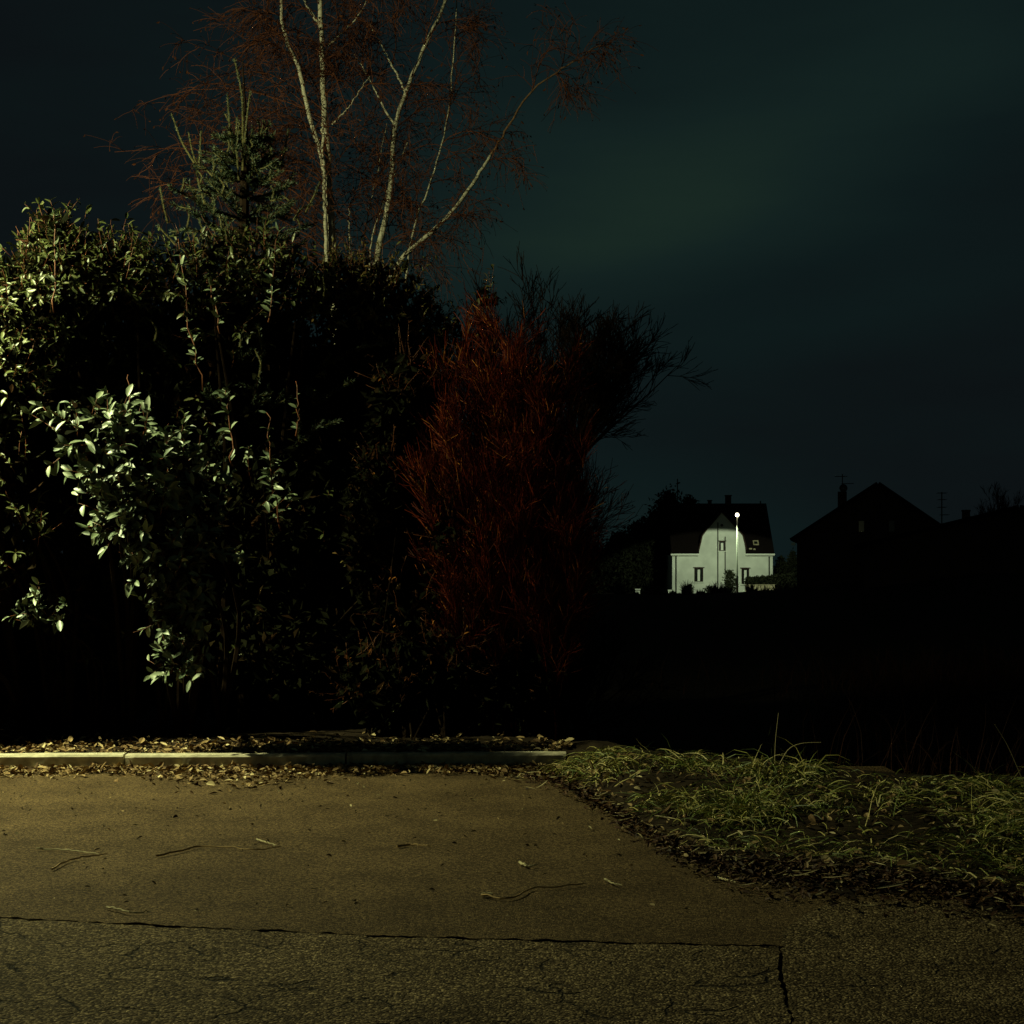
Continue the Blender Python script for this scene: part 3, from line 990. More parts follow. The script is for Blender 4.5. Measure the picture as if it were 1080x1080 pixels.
def make_birch(label, base, stems, nb1, Y, bias=(0, 0, 0), extra=()):
    """stems: (points, r0, r1)"""
    root = thing('birch_tree', label, 'tree', base, 'pale birches behind the shrubs')
    tw, cat = MB(), MB()
    thin_p, thin_d, thin_l = [], [], []
    for (pts, r0, r1, n1, l1) in stems:
        sp = spline(pts, 36)
        sp[1:-1] += R.normal(0, 0.006, (34, 3))
        tb = MB()
        tb.tube(sp, np.linspace(r0, r1, 36), 8)
        tb.build('trunk' if r0 > 0.04 else 'limb', M['young_bark' if r0 == 0.016 and n1 == 6 else 'birch_bark'], root, True)
        dirs = norm(np.gradient(sp, axis=0))
        if n1 == 0:
            continue
        p, d, t = side(sp[None], dirs[None], n1, 0.75, 0.22, 1.0)
        d = norm(d + np.asarray(bias)[None])
        L = l1 * (1.15 - 0.7 * t) * R.uniform(0.6, 1.2, n1)
        thin_p.append(p)
        thin_d.append(d)
        thin_l.append(L)
    p, d, L = np.concatenate(thin_p), np.concatenate(thin_d), np.concatenate(thin_l)
    if len(extra):
        ep = np.array([e[0] for e in extra])
        ed = np.array([e[1] for e in extra])
        el = np.array([e[2] for e in extra])
        p, d, L = np.concatenate([p, ep]), np.concatenate([d, ed]), np.concatenate([L, el])
    pts, dirs = walk(p, d, L, 12, np.array([[0, 0, -0.085]]), 0.11)
    tw.tubes(pts, taper(len(p), 12, 0.008, 0.003), 4)
    q, nd, t = side(pts, dirs, 10, 0.85, 0.10, 1.0)
    L2 = R.uniform(0.25, 0.75, len(q)) * (1.1 - 0.5 * t)
    p2, d2 = walk(q, nd, L2, 8, np.array([[0, 0, -0.12]]), 0.17)
    tw.tubes(p2, taper(len(q), 8, 0.0050, 0.0028), 3)
    q3, nd3, t3 = side(p2, d2, 5, 0.8, 0.15, 1.0)
    L3 = R.uniform(0.12, 0.38, len(q3))
    p3, d3 = walk(q3, nd3, L3, 5, np.array([[0, 0, -0.16]]), 0.10)
    tw.tubes(p3, taper(len(q3), 5, 0.0031, 0.0022), 3)
    tw.build('twigs', M['birch_twig'], root)
    # withered leaves and catkins at the twig ends
    e, ed = p3[:, -1], d3[:, -1]
    k_ = R.uniform(0, 1, len(e)) < 0.5
    e, ed = e[k_], ed[k_]
    ed = norm(ed + np.array([0, 0, -0.6])[None] + R.normal(size=ed.shape) * 0.5)
    cat.leaves(e, ed, rdir(len(e)), R.uniform(0.025, 0.06, len(e)), R.uniform(0.014, 0.030, len(e)), 0.3, 0.3)
    cat.build('withered_leaves', M['catkin'], root)


Yb = 18.6
g1 = P(352, 700, Yb)
g1[2] = 0.05
make_birch('pale birch with two close stems rising above the spruce', g1, [
    ([g1, P(354, 420, Yb), P(351, 265, Yb), P(347, 200, Yb), P(342, 110, Yb), P(339, 40, Yb), P(337, -60, Yb), P(330, -180, Yb)], 0.058, 0.022, 18, 1.45),
    ([P(352, 330, Yb), P(349, 240, Yb - .05), P(342, 180, Yb - .1), P(326, 120, Yb - .15), P(314, 70, Yb - .2), P(299, 32, Yb - .2), P(296, -20, Yb - .2), P(292, -110, Yb - .2)], 0.038, 0.015, 15, 1.35),
    ([P(345, 290, Yb - .1), P(343, 230, Yb - .15), P(341, 175, Yb - .2), P(340, 130, Yb - .2)], 0.026, 0.018, 2, 1.0),
    ([P(338, 29, Yb), P(329, 14, Yb), P(320, -4, Yb), P(310, -60, Yb)], 0.018, 0.008, 5, 1.3),
    ([P(346, 48, Yb), P(360, 35, Yb), P(380, 13, Yb), P(400, -30, Yb)], 0.012, 0.004, 6, 1.3),
    ([P(350, 131, Yb), P(366, 115, Yb), P(390, 80, Yb)], 0.011, 0.004, 5, 1.0),
], 0, Yb, bias=(-0.25, -0.1, 0.05),
    extra=[(P(342, 330 - 8.5 * i, Yb - .1), np.array([-1.0, R.normal(0, .35), 0.45 + R.uniform(0, 0.5)]), R.uniform(1.4, 2.9)) for i in range(26)])
Yc = 18.9
g2 = P(392, 700, Yc)
g2[2] = 0.05
make_birch('pale forked birch with one stem slanting far out to the right', g2, [
    ([g2, P(388, 420, Yc), P(395, 290, Yc), P(406, 235, Yc), P(413, 190, Yc), P(416, 140, Yc), P(428, 98, Yc), P(448, 50, Yc), P(470, -2, Yc), P(500, -90, Yc)], 0.046, 0.016, 18, 1.5),
    ([P(390, 420, Yc), P(400, 330, Yc - .1), P(421, 277, Yc - .2), P(452, 248, Yc - .2), P(478, 222, Yc - .2), P(507, 180, Yc - .2), P(518, 163, Yc - .2)], 0.036, 0.017, 5, 0.9),
    ([P(518, 163, Yc - .2), P(532, 140, Yc - .2), P(560, 97, Yc - .2), P(590, 74, Yc - .2), P(612, 62, Yc - .2), P(630, 49, Yc - .2), P(652, 52, Yc - .2)], 0.016, 0.005, 6, 0.5),
    ([P(418, 135, Yc), P(402, 108, Yc), P(388, 80, Yc), P(373, 56, Yc)], 0.016, 0.004, 5, 1.2),
    ([P(428, 97, Yc), P(414, 70, Yc), P(402, 47, Yc), P(390, 25, Yc)], 0.016, 0.004, 5, 1.2),
    ([P(380, 330, Yc + .2), P(384, 255, Yc + .2), P(394, 200, Yc + .2), P(408, 130, Yc + .2)], 0.012, 0.005, 5, 1.0),
    ([P(425, 330, Yc + .2), P(434, 250, Yc + .2), P(458, 180, Yc + .2), P(474, 110, Yc + .2), P(482, 0, Yc + .2), P(484, -60, Yc + .2)], 0.014, 0.006, 11, 1.2),
    ([P(372, 330, Yc + .1), P(368, 240, Yc + .1), P(371, 205, Yc + .1)], 0.012, 0.006, 3, 0.8),
    ([P(398, 330, Yc + .1), P(390, 268, Yc + .1), P(404, 215, Yc + .1), P(430, 150, Yc + .1)], 0.013, 0.006, 6, 1.0),
], 0, Yc, bias=(0.12, -0.1, 0.05))

# ================================================================== TWIGGY SHRUBS


def make_twiggy(name, label, base, n0, spread, L0, cat, mat, levels, bend=0.03, group=None, aim=None, r0=0.02, rt=0.0022, trunk=None, leaf=None, wide=0.18, even=0, wig=0.07, dome=0):
    root = thing(name, label, cat, base, group)
    tw, tr = MB(), MB()
    base = np.asarray(base, float)
    a = R.uniform(0, 2 * math.pi, n0)
    e = np.abs(R.normal(0, spread, n0)) if not even else even * np.sqrt(R.uniform(0, 1, n0))
    d = np.stack([np.cos(a) * np.sin(e), np.sin(a) * np.sin(e) * 0.7, np.cos(e)], -1)
    if aim is not None:
        d = norm(d + np.asarray(aim)[None])
    start = base[None] + np.stack([R.normal(0, wide, n0), R.normal(0, wide * 0.7, n0), np.zeros(n0)], -1)
    start[:, :2] = base[None, :2] + np.clip(start[:, :2] - base[None, :2], -1.25 * max(wide, 0.3), 1.25 * max(wide, 0.3)) if trunk is None else start[:, :2]
    d = norm(d + (start - base[None]) * 0.10)
    hs_ = np.exp(-(np.linalg.norm(start - base[None], axis=1) / dome) ** 2 * 0.9) if dome else np.ones(n0)
    if trunk is not None:
        sp = spline([base, (base + trunk) / 2 + np.array([0.05, 0, 0]), trunk], 10)
        tr.tube(sp, np.linspace(r0 * 3, r0 * 1.6, 10), 7)
        start = np.repeat(np.asarray(trunk)[None], n0, 0) - d * 0.05 + R.normal(0, 0.03, (n0, 3))
    pts, dirs = walk(start, d, L0 * hs_ * R.uniform(0.8, 1.08, n0), 12, np.array([[0, 0, bend]]), 0.06)
    tr.tubes(pts, taper(n0, 12, r0, r0 * 0.25), 5)
    for k, (n, L, ang) in enumerate(levels):
        q, nd, t = side(pts, dirs, n, ang, 0.18, 1.0)
        LL = L * R.uniform(0.5, 1.2, len(q)) * (1.15 - 0.5 * t)
        pts, dirs = walk(q, nd, LL, 7 if k < 2 else 5, np.array([[0, 0, bend]]), wig)
        ra = max(rt, r0 * 0.35 / (k + 1) ** 1.3)
        tw.tubes(pts, taper(len(q), pts.shape[1], ra, max(rt * 0.7, ra * 0.4)), 3)
    tr.build('branches' if trunk is None else 'limbs', M[mat], root)
    tw.build('twigs', M[mat], root)
    if leaf:
        e, ed = pts[:, -1], dirs[:, -1]
        k_ = R.uniform(0, 1, len(e)) < leaf
        m1 = MB()
        m1.leaves(e[k_], norm(ed[k_] + R.normal(size=ed[k_].shape) * 0.6), rdir(k_.sum()), R.uniform(0.02, 0.05, k_.sum()), R.uniform(0.008, 0.018, k_.sum()), 0.2, 0.2)
        m1.build('withered_leaves', M['bramble_leaf'], root)
    return root


make_twiggy('twig_dome_shrub', 'dense dome of fine reddish twigs lit from the left, beside the hedge end', (P(536, 790, 14.6)[0], 14.6, 0.05), 100, 0.05, 3.75, 'shrub', 'red_twig',
            [(11, 0.60, 0.33), (9, 0.36, 0.42), (4, 0.22, 0.42)], 0.03, 'bare twiggy shrubs', rt=0.0032, leaf=0.06, wide=0.36, r0=0.010, dome=0.66)
make_laurel('bramble_shrub', 'dim shrub with small brownish leaves at the left and foot of the red twig dome', (P(470, 780, 14.0)[0], 14.0, 0.08),
    [(P(425, 400, 14.5), (0.30, 0.3, 0.35), 26, 0.05), (P(410, 500, 14.3), (0.3, 0.25, 0.45), 22, 0.05), (P(470, 560, 14.1), (0.2, 0.2, 0.4), 16, 0.045), (P(430, 640, 14.2), (0.4, 0.25, 0.4), 34, 0.045), (P(480, 680, 14.1), (0.45, 0.25, 0.4), 46, 0.045), (P(550, 700, 14.2), (0.4, 0.25, 0.45), 34, 0.045), (P(400, 720, 14.1), (0.5, 0.25, 0.4), 34, 0.045)],
    [(P(440, 720, 14.3), (0.75, 0.3, 0.6), 4200), (P(400, 560, 14.5), (0.35, 0.4, 0.9), 3500), (P(420, 440, 14.6), (0.3, 0.35, 0.5), 2200), (P(545, 725, 14.3), (0.65, 0.3, 0.55), 3600)], leaf=0.045, leafmat='bramble_leaf', thick=0.25)
make_twiggy('hazel_shrub', 'dark bare shrub with upright twigs showing behind the red twig dome', (P(530, 700, 17.5)[0], 17.5, 0.0), 48, 0.11, 4.5, 'shrub', 'bare_twig',
            [(10, 0.8, 0.38), (7, 0.42, 0.45), (2, 0.22, 0.4)], 0.02, 'bare twiggy shrubs', rt=0.0045)
tk = P(606, 482, 20.5)
make_twiggy('bare_tree', 'round-crowned bare small tree standing dark against the sky right of the shrubs', (P(600, 700, 20.5)[0], 20.5, -0.3), 36, 0.75, 1.85, 'tree', 'bare_twig',
            [(7, 0.62, 0.5), (6, 0.40, 0.45), (2, 0.20, 0.45)], 0.035, even=1.25, wig=0.08, aim=(0.20, -0.1, 0.36), trunk=tk, rt=0.0052)
make_twiggy('low_shrub', 'low dark ragged shrub below the bare tree beside the open field', (P(600, 720, 18.5)[0], 18.5, -0.4), 18, 0.45, 1.35, 'shrub', 'bare_twig',
            [(9, 0.5, 0.5), (8, 0.3, 0.5), (2, 0.2, 0.5)], -0.01, 'bare twiggy shrubs', rt=0.003)

# ================================================================== WHITE HOUSE
YH = 148.0
S = YH / F


def hx(px):
    return (px - CX) * S


def hz(py):
    return EYE + (HZ - py) * S


def make_house():
    zb = -0.4
    root = thing('white_house', 'white gabled house lit by the street lamp, with steep dark roof', 'house', (hx(762), YH, zb))
    xl, xr, ze = hx(709), hx(815), hz(585)
    depth = 9.0
    # walls: front with the curved gable and the low wings
    gp = [(hx(736), ze), (hx(737.5), hz(580)), (hx(739.5), hz(572)), (hx(741), hz(565)), (hx(747), hz(557)), (hx(755), hz(548)), (hx(761), hz(540.5)),
          (hx(767), hz(547)), (hx(773), hz(553.5)), (hx(779), hz(560)), (hx(783), hz(565)), (hx(785), hz(573)), (hx(787), ze)]
    m_ = MB()
    m_.prism([(xl, zb)] + [(xl, ze)] + gp + [(xr, ze), (xr, zb)], YH, YH + 0.35)
    m_.box(xl, xl + 0.35, YH + 0.35, YH + depth, zb, ze)
    m_.box(xr - 0.35, xr, YH + 0.35, YH + depth, zb, ze)
    m_.box(xl + 0.35, xr - 0.35, YH + depth - 0.35, YH + depth, zb, ze)
    m_.build('wall', M['render_wall'], root)
    # main roof: ridge across, falling to the front and back eaves
    yr = YH + 4.5
    zr = EYE + (HZ - 532) / F * yr
    m_ = MB()
    ov = 0.10
    f0 = [(xl - ov, YH - 0.30, ze + 0.02), (xr + ov, YH - 0.30, ze + 0.02), (xr + ov, yr, zr), (xl - ov, yr, zr)]
    # front slope in two pieces, left and right of the gable
    gl, gr = hx(737), hx(786)
    m_.slab([(xl - ov, YH - 0.30, ze + 0.1), (gl, YH - 0.30, ze + 0.1), (gl, yr, zr), (xl - ov, yr, zr)], 0.14)
    m_.slab([(gr, YH - 0.30, ze + 0.1), (xr + ov, YH - 0.30, ze + 0.1), (xr + ov, yr, zr), (gr, yr, zr)], 0.14)
    fr = 0.25
    za = ze + 0.1 + (zr - ze - 0.1) * fr
    m_.slab([(gl, YH + 0.9, za), (gr, YH + 0.9, za), (gr, yr, zr), (gl, yr, zr)], 0.137)
    m_.slab([(xr + ov, YH + depth + 0.3, ze + 0.1), (xl - ov, YH + depth + 0.3, ze + 0.1), (xl - ov, yr + 0.004, zr), (xr + ov, yr + 0.004, zr)], 0.14)
    # gable ends of the main roof
    for xa_, xb_ in ((xl, xl + 0.3), (xr - 0.3, xr)):
        V = [(xa_, YH + 0.1, ze + 0.02), (xa_, YH + depth - 0.1, ze + 0.02), (xa_, yr, zr - 0.1), (xb_, YH + 0.1, ze + 0.02), (xb_, YH + depth - 0.1, ze + 0.02), (xb_, yr, zr - 0.1)]
        m_.add(V, [np.array([[0, 1, 2], [5, 4, 3]]), np.array([[0, 3, 4, 1], [1, 4, 5, 2], [2, 5, 3, 0]])])
    # roof over the gable, following its outline back into the main roof
    for (a, b) in zip(gp[:-1], gp[1:]):
        ym = YH + 3.6
        q = [(a[0], YH - 0.12, a[1]), (b[0], YH - 0.12, b[1]), (b[0], ym, b[1]), (a[0], ym, a[1])]
        m_.slab(q, 0.12)
    rf = m_.build('roof', M['dark_tile'], root)
    for px, w, h in ((748.5, 0.35, 0.35), (768, 0.55, 0.85)):
        c = MB()
        x = (px - CX) / F * yr
        c.box(x - w / 2, x + w / 2, yr - w / 2, yr + w / 2, zr - 0.3, zr + h)
        c.box(x - w / 2 - 0.06, x + w / 2 + 0.06, yr - w / 2 - 0.06, yr + w / 2 + 0.06, zr + h, zr + h + 0.1)
        c.build('chimney', M['dark_wall'], rf).location = (0, 0, 0)
    v = MB()
    x = (802 - CX) / F * yr
    v.tube([(x, yr, zr - 0.1), (x, yr, zr + 0.35)], 0.07, 8)
    v.build('vent', M['dark_metal'], rf).location = (0, 0, 0)
    # skylights on the right slope
    sl = norm(np.array([0, yr - (YH - 0.30), zr - ze - 0.1]))
    nn = np.array([0, -sl[2], sl[1]])
    for px, py, w, h in ((798, 573.5, 0.55, 0.62), (791.5, 580, 0.30, 0.16), (795.5, 580.5, 0.22, 0.14)):
        t = (hz(py) - ze - 0.1) / sl[2]
        c0 = np.array([hx(px), YH - 0.30, ze + 0.1]) + sl * t + nn * 0.14
        s = MB()
        for (u0, u1, w0, w1) in ((-w / 2, w / 2, -h / 2, -h / 2 + 0.1), (-w / 2, w / 2, h / 2 - 0.1, h / 2), (-w / 2, -w / 2 + 0.1, -h / 2 + .1, h / 2 - .1), (w / 2 - 0.1, w / 2, -h / 2 + .1, h / 2 - .1)) if h > 0.3 else ((-w / 2, w / 2, -h / 2, h / 2),):
            s.slab([c0 + np.array([u0, 0, 0]) + sl * w0, c0 + np.array([u1, 0, 0]) + sl * w0, c0 + np.array([u1, 0, 0]) + sl * w1, c0 + np.array([u0, 0, 0]) + sl * w1], 0.06)
        sk = s.build('skylight' if h > 0.3 else 'roof_vent', M['stone'], rf)
        sk.location = (0, 0, 0)
        if h > 0.3:
            g = MB()
            g.slab([c0 + np.array([-w / 2 + .1, 0, 0]) - sl * (h / 2 - .1), c0 + np.array([w / 2 - .1, 0, 0]) - sl * (h / 2 - .1), c0 + np.array([w / 2 - .1, 0, 0]) + sl * (h / 2 - .1), c0 + np.array([-w / 2 + .1, 0, 0]) + sl * (h / 2 - .1)], 0.02)
            gg = g.build('pane', M['dark_glass'], root)
    # white fascia and gutters on the wings
    for x0, x1 in ((xl - 0.15, hx(736.5)), (hx(786), xr + 0.15)):
        m_ = MB()
        m_.box(x0, x1, YH - 0.28, YH - 0.003, ze - 0.10, ze + 0.06)
        m_.build('eaves_board', M['white_paint'], root)
        m_ = MB()
        m_.box(x0 - 0.03, x1, YH - 0.40, YH - 0.283, ze - 0.04, ze + 0.09)
        m_.build('gutter', M['white_paint'], root)
    # verge trim along the gable
    m_ = MB()
    for a, b in zip(gp[:-1], gp[1:]):
        m_.slab([(a[0], YH - 0.16, a[1] - 0.02), (b[0], YH - 0.16, b[1] - 0.02), (b[0], YH - 0.124, b[1] - 0.02), (a[0], YH - 0.124, a[1] - 0.02)], 0.13)
    m_.build('verge_board', M['dark_wall'], root)
    # downpipes near the corners, thin dark upright tubes on the gable
    for px, y0, y1, r in ((713, 586, 626, 0.06), (811, 587, 612, 0.06), (757, 551, 628, 0.055), (764.7, 566, 606, 0.055)):
        m_ = MB()
        m_.tube([(hx(px), YH - 0.09, hz(y0)), (hx(px), YH - 0.09, hz((y0 + y1) / 2)), (hx(px), YH - 0.09, hz(y1))], r, 8)
        m_.build('facade_tube', M['dark_metal'], root)

    def window(x0, x1, y0, y1, hood=True):
        a, b, zt, zlo = hx(x0), hx(x1), hz(y0), hz(y1)
        fm = MB()
        t = 0.07
        fm.box(a, a + t, YH - 0.05, YH - 0.002, zlo, zt)
        fm.box(b - t, b, YH - 0.05, YH - 0.002, zlo, zt)
        fm.box(a + t, b - t, YH - 0.05, YH - 0.002, zt - t, zt)
        fm.box(a + t, b - t, YH - 0.05, YH - 0.002, zlo, zlo + t)
        w = fm.build('window', M['dark_wall'], root)
        pm = MB()
        pm.box(a + t, b - t, YH - 0.02, YH - 0.003, zlo + t, zt - t)
        pm.build('pane', M['dark_glass'], w).location = (0, 0, 0)
        c = (a + b) / 2
        mu = MB()
        mu.box(c - 0.12, c + 0.12, YH - 0.06, YH - 0.023, zlo + t, zt - t - 0.1)
        mu.build('mullion', M['white_paint'], w).location = (0, 0, 0)
        si = MB()
        si.box(a - 0.12, b + 0.12, YH - 0.14, YH - 0.002, zlo - 0.09, zlo - 0.004)
        si.build('sill', M['white_paint'], w).location = (0, 0, 0)
        if hood:
            li = MB()
            li.box(a - 0.12, b + 0.12, YH - 0.12, YH - 0.002, zt + 0.004, zt + 0.08)
            li.build('lintel', M['dark_wall'], w).location = (0, 0, 0)
    window(732.3, 741.6, 599, 613.5)
    window(758.4, 764.6, 571, 581)
    window(782, 790, 599.5, 616)
    m_ = MB()
    a = np.arange(16) * 2 * math.pi / 16
    V = [(hx(761.3) + 0.14 * math.cos(t), YH - 0.03, hz(554) + 0.14 * math.sin(t)) for t in a] + [(hx(761.3) + 0.14 * math.cos(t), YH - 0.002, hz(554) + 0.14 * math.sin(t)) for t in a]
    m_.add(V, [np.arange(16)[None, :], np.array([[k, k + 16, (k + 1) % 16 + 16, (k + 1) % 16] for k in range(16)])])
    m_.build('round_vent', M['dark_metal'], root)


make_house()

# lit street lamp in front of the house
YL = 134.0
lp = P(777.5, 543.5, YL)
zg = float(terrain(np.array(lp[0]), np.array(YL)))
lamp = thing('street_lamp', 'lit street lamp on a tall pale post before the white house', 'street lamp', (lp[0], YL, zg), 'street lamps')
m_ = MB()
m_.lathe((lp[0], YL, zg), [(0.11, 0), (0.11, 1.6), (0.085, 1.7), (0.06, lp[2] - zg - 0.1)], 12)
m_.build('pole', M['pole_metal'], lamp, True)
m_ = MB()
pr = [(0.05, -0.15), (0.11, -0.14), (0.15, -0.08), (0.17, 0.0), (0.15, 0.09), (0.10, 0.16), (0.02, 0.19)]
m_.lathe((lp[0], YL, lp[2] + 0.02), pr, 14)
m_.build('lamp_globe', M['lamp_glass'], lamp, True)
m_ = MB()
m_.lathe((lp[0], YL, lp[2] + 0.22), [(0.21, 0.0), (0.18, 0.05), (0.05, 0.10)], 14)
m_.build('lamp_cap', M['dark_metal'], lamp, True)
ld = bpy.data.lights.new('lamp_light', 'SPOT')
ld.energy = 3900
ld.color = (0.84, 1.0, 0.68)
ld.shadow_soft_size = 0.12
ld.spot_size = math.radians(108)
ld.spot_blend = 0.06
lo = bpy.data.objects.new('lamp_light', ld)
C.objects.link(lo)
lo.parent = lamp
lo.location = (-0.05, 0.35, lp[2] - zg - 0.15)
tgt = Vector((hx(755), YH, hz(640) - 12))
src = Vector((lp[0], YL + 0.35, lp[2] - 0.15))
lo.rotation_euler = (tgt - src).to_track_quat('-Z', 'Y').to_euler()

# ================================================================== FAR TREES, BUSHES


def leaf_tree(name, label, cat, base, h, rx, tiers, n, group=None, mat='far_foliage', size=0.35, trunk_r=0.12):
    """crown from leaf clumps gathered round branch ends; tiers: (height fraction, radius fraction)"""
    root = thing(name, label, cat, base, group)
    base = np.asarray(base, float)
    tr, cr = MB(), MB()
    tr.tube(spline([base, base + np.array([0.05 * rx, 0, h * 0.5]), base + np.array([0, 0, h * 0.92])], 8), np.linspace(trunk_r, trunk_r * 0.2, 8), 6)
    hs = np.array([t[0] for t in tiers])
    rs = np.array([t[1] for t in tiers])
    nc = 70
    zf = R.uniform(hs[0], hs[-1], nc)
    a = R.uniform(0, 2 * math.pi, nc)
    rr = np.interp(zf, hs, rs) * rx * R.uniform(0.55, 1.05, nc)
    ce = base[None] + np.stack([np.cos(a) * rr, np.sin(a) * rr, zf * h], -1)
    st = base[None] + np.stack([np.zeros(nc), np.zeros(nc), zf * h * 0.85], -1)
    mid = (ce + st) / 2 + np.array([0, 0, 0.05 * h])
    tr.tubes(np.stack([st, mid, ce], 1), np.tile(np.array([[0.4, 0.25, 0.08]]) * trunk_r, (nc, 1)), 4)
    k = R.randint(0, nc, n)
    o = ce[k] + R.normal(size=(n, 3)) * np.array([rx, rx, h * 0.35]) * 0.13
    cr.leaves(o, rdir(n), rdir(n), size * R.uniform(0.5, 1.3, n), size * 0.5 * R.uniform(0.5, 1.3, n), 0.2, 0.1, 0, True)
    # inner mass
    zf = R.uniform(hs[0], hs[-1], n)
    a = R.uniform(0, 2 * math.pi, n)
    rr = np.interp(zf, hs, rs) * rx * np.sqrt(R.uniform(0, 1, n)) * 0.75
    o = base[None] + np.stack([np.cos(a) * rr, np.sin(a) * rr, zf * h], -1)
    cr.leaves(o, rdir(n), rdir(n), size * R.uniform(0.7, 1.4, n), size * 0.6 * R.uniform(0.7, 1.3, n), 0.2, 0.1, 0, True)
    tr.build('trunk', M['branch'], root)
    cr.build('crown', M[mat], root)
    return root


def gz(x, y):
    return float(terrain(np.array(float(x)), np.array(float(y))))


ROUND = [(0.08, 0.75), (0.35, 1.0), (0.65, 0.9), (0.88, 0.5), (1.0, 0.1)]
PINE = [(0.10, 0.9), (0.35, 1.0), (0.6, 0.75), (0.8, 0.55), (1.0, 0.12)]
for (px, ptop, Y, wpx, tiers, name, lab) in [
    (706, 522, 156, 34, PINE, 'pine_tree', 'tall dark ragged pine hiding the left end of the white house roof'),
    (727, 528, 157, 22, PINE, 'pine_tree', 'dark pine top showing just over the ridge of the white house'),
    (690, 541, 155, 20, PINE, 'pine_tree', 'middle dark pine stepping down from the tall one'),
    (672, 553, 154, 24, PINE, 'pine_tree', 'lowest dark pine, left of the middle one'),
    (655, 566, 152, 28, ROUND, 'broadleaf_tree', 'dark rounded tree between the bare shrub and the pines'),
    (625, 578, 152, 28, ROUND, 'broadleaf_tree', 'dark rounded tree mostly hidden behind the bare shrub'),
    (824, 588, 150, 10, ROUND, 'broadleaf_tree', 'small dark round tree in the gap right of the white house'),
    (836, 583, 149, 8, ROUND, 'broadleaf_tree', 'small dark tree touching the dark gabled house'),
]:
    x = (px - CX) / F * Y
    b = gz(x, Y)
    h = EYE + (HZ - ptop) / F * Y - b
    leaf_tree(name, lab, 'tree', (x, Y, b), h, wpx / F * Y, tiers, 2600 if wpx > 12 else 900, 'dark trees far behind the field', size=0.5 if wpx > 12 else 0.3)
for (px, ptop, Y, wpx, lab) in [(770, 602, 141, 9, 'dark round bush at the foot of the lamp post'), (727, 617, 145.5, 6, 'thin scrubby bush under the left window'),
                                (748, 619, 145.5, 7, 'low scrubby bush right of the left window')]:
    x = (px - CX) / F * Y
    b = gz(x, Y)
    leaf_tree('bush', lab, 'bush', (x, Y, b), EYE + (HZ - ptop) / F * Y - b, wpx / F * Y, ROUND, 700 if wpx > 7 else 160, 'bushes before the white house', size=0.2, trunk_r=0.04)

# clipped hedge and garden wall right of the lamp
Yq = 144.5
x0, x1 = (787 - CX) / F * Yq, (838 - CX) / F * Yq
root = thing('clipped_hedge', 'dark clipped hedge along the right of the white house', 'hedge', ((x0 + x1) / 2, Yq, gz(x0, Yq)))
m_ = MB()
n = 5000
t = R.uniform(0, 1, n)
px_ = 787 + t * 51
topz = EYE + (HZ - (610 - 4.0 * t)) / F * Yq + R.normal(0, 0.06, n)
zlow = EYE + (HZ - 616) / F * Yq
o = np.stack([(px_ - CX) / F * Yq, Yq + R.uniform(-0.45, 0.45, n), zlow + (topz - zlow) * R.uniform(0, 1, n)], -1)
m_.leaves(o, rdir(n), rdir(n), R.uniform(0.12, 0.3, n), R.uniform(0.08, 0.2, n), 0.2, 0.1, 0, True)
m_.build('foliage', M['far_foliage'], root)
m_ = MB()
for k in range(9):
    x = x0 + (x1 - x0) * (k + 0.5) / 9
    m_ = MB()
    m_.tube([(x, Yq, gz(x, Yq) - 0.1), (x + .05, Yq, zlow + 0.4), (x, Yq, zlow + 0.8)], [0.04, 0.03, 0.01], 5)
    m_.build('stem', M['branch'], root)
m_ = MB()
m_.box((786 - CX) / F * 143.6, (817 - CX) / F * 143.6, 143.5, 143.75, -0.3, EYE + (HZ - 617) / F * 143.6)
m_.box((786 - CX) / F * 143.6 - .04, (817 - CX) / F * 143.6 + .04, 143.46, 143.79, EYE + (HZ - 617) / F * 143.6, EYE + (HZ - 616.3) / F * 143.6)
tag(m_.build('garden_wall', M['stone'], origin=((800 - CX) / F * 143.6, 143.6, -0.3)), 'low pale garden wall below the clipped hedge', 'wall')
# pale gate post and stub of wall left of the house, and post by the house corner
Yg = 139.0


def stone_post(px, y0, y1, Y, w, lab):
    x = (px - CX) / F * Y
    zt, zb_ = EYE + (HZ - y0) / F * Y, min(EYE + (HZ - y1) / F * Y, gz(x, Y))
    m1 = MB()
    m1.box(x - w / 2, x + w / 2, Y - w / 2, Y + w / 2, zb_ - 0.1, zt - 0.1)
    m1.box(x - w / 2 - .05, x + w / 2 + .05, Y - w / 2 - .05, Y + w / 2 + .05, zt - 0.1, zt)
    tag(m1.build('gate_post', M['white_paint'], origin=(x, Y, zb_)), lab, 'post', 'pale stone posts')


stone_post(672.5, 621, 632, Yg, 0.40, 'pale gate post at the end of the low wall left of the pines')
stone_post(706.5, 622, 632, 146.0, 0.35, 'pale stubby post at the left corner of the white house')
m_ = MB()
xa0, xa1 = (650 - CX) / F * Yg, (670 - CX) / F * Yg
m_.box(xa0, xa1, Yg - 0.12, Yg + 0.12, -0.6, EYE + (HZ - 628) / F * Yg)
m_.box(xa0 - .03, xa1, Yg - 0.16, Yg + 0.16, EYE + (HZ - 628) / F * Yg, EYE + (HZ - 627) / F * Yg)
tag(m_.build('stone_wall', M['stone'], origin=((xa0 + xa1) / 2, Yg, -0.6)), 'low yellowish wall left of the pale gate post', 'wall')
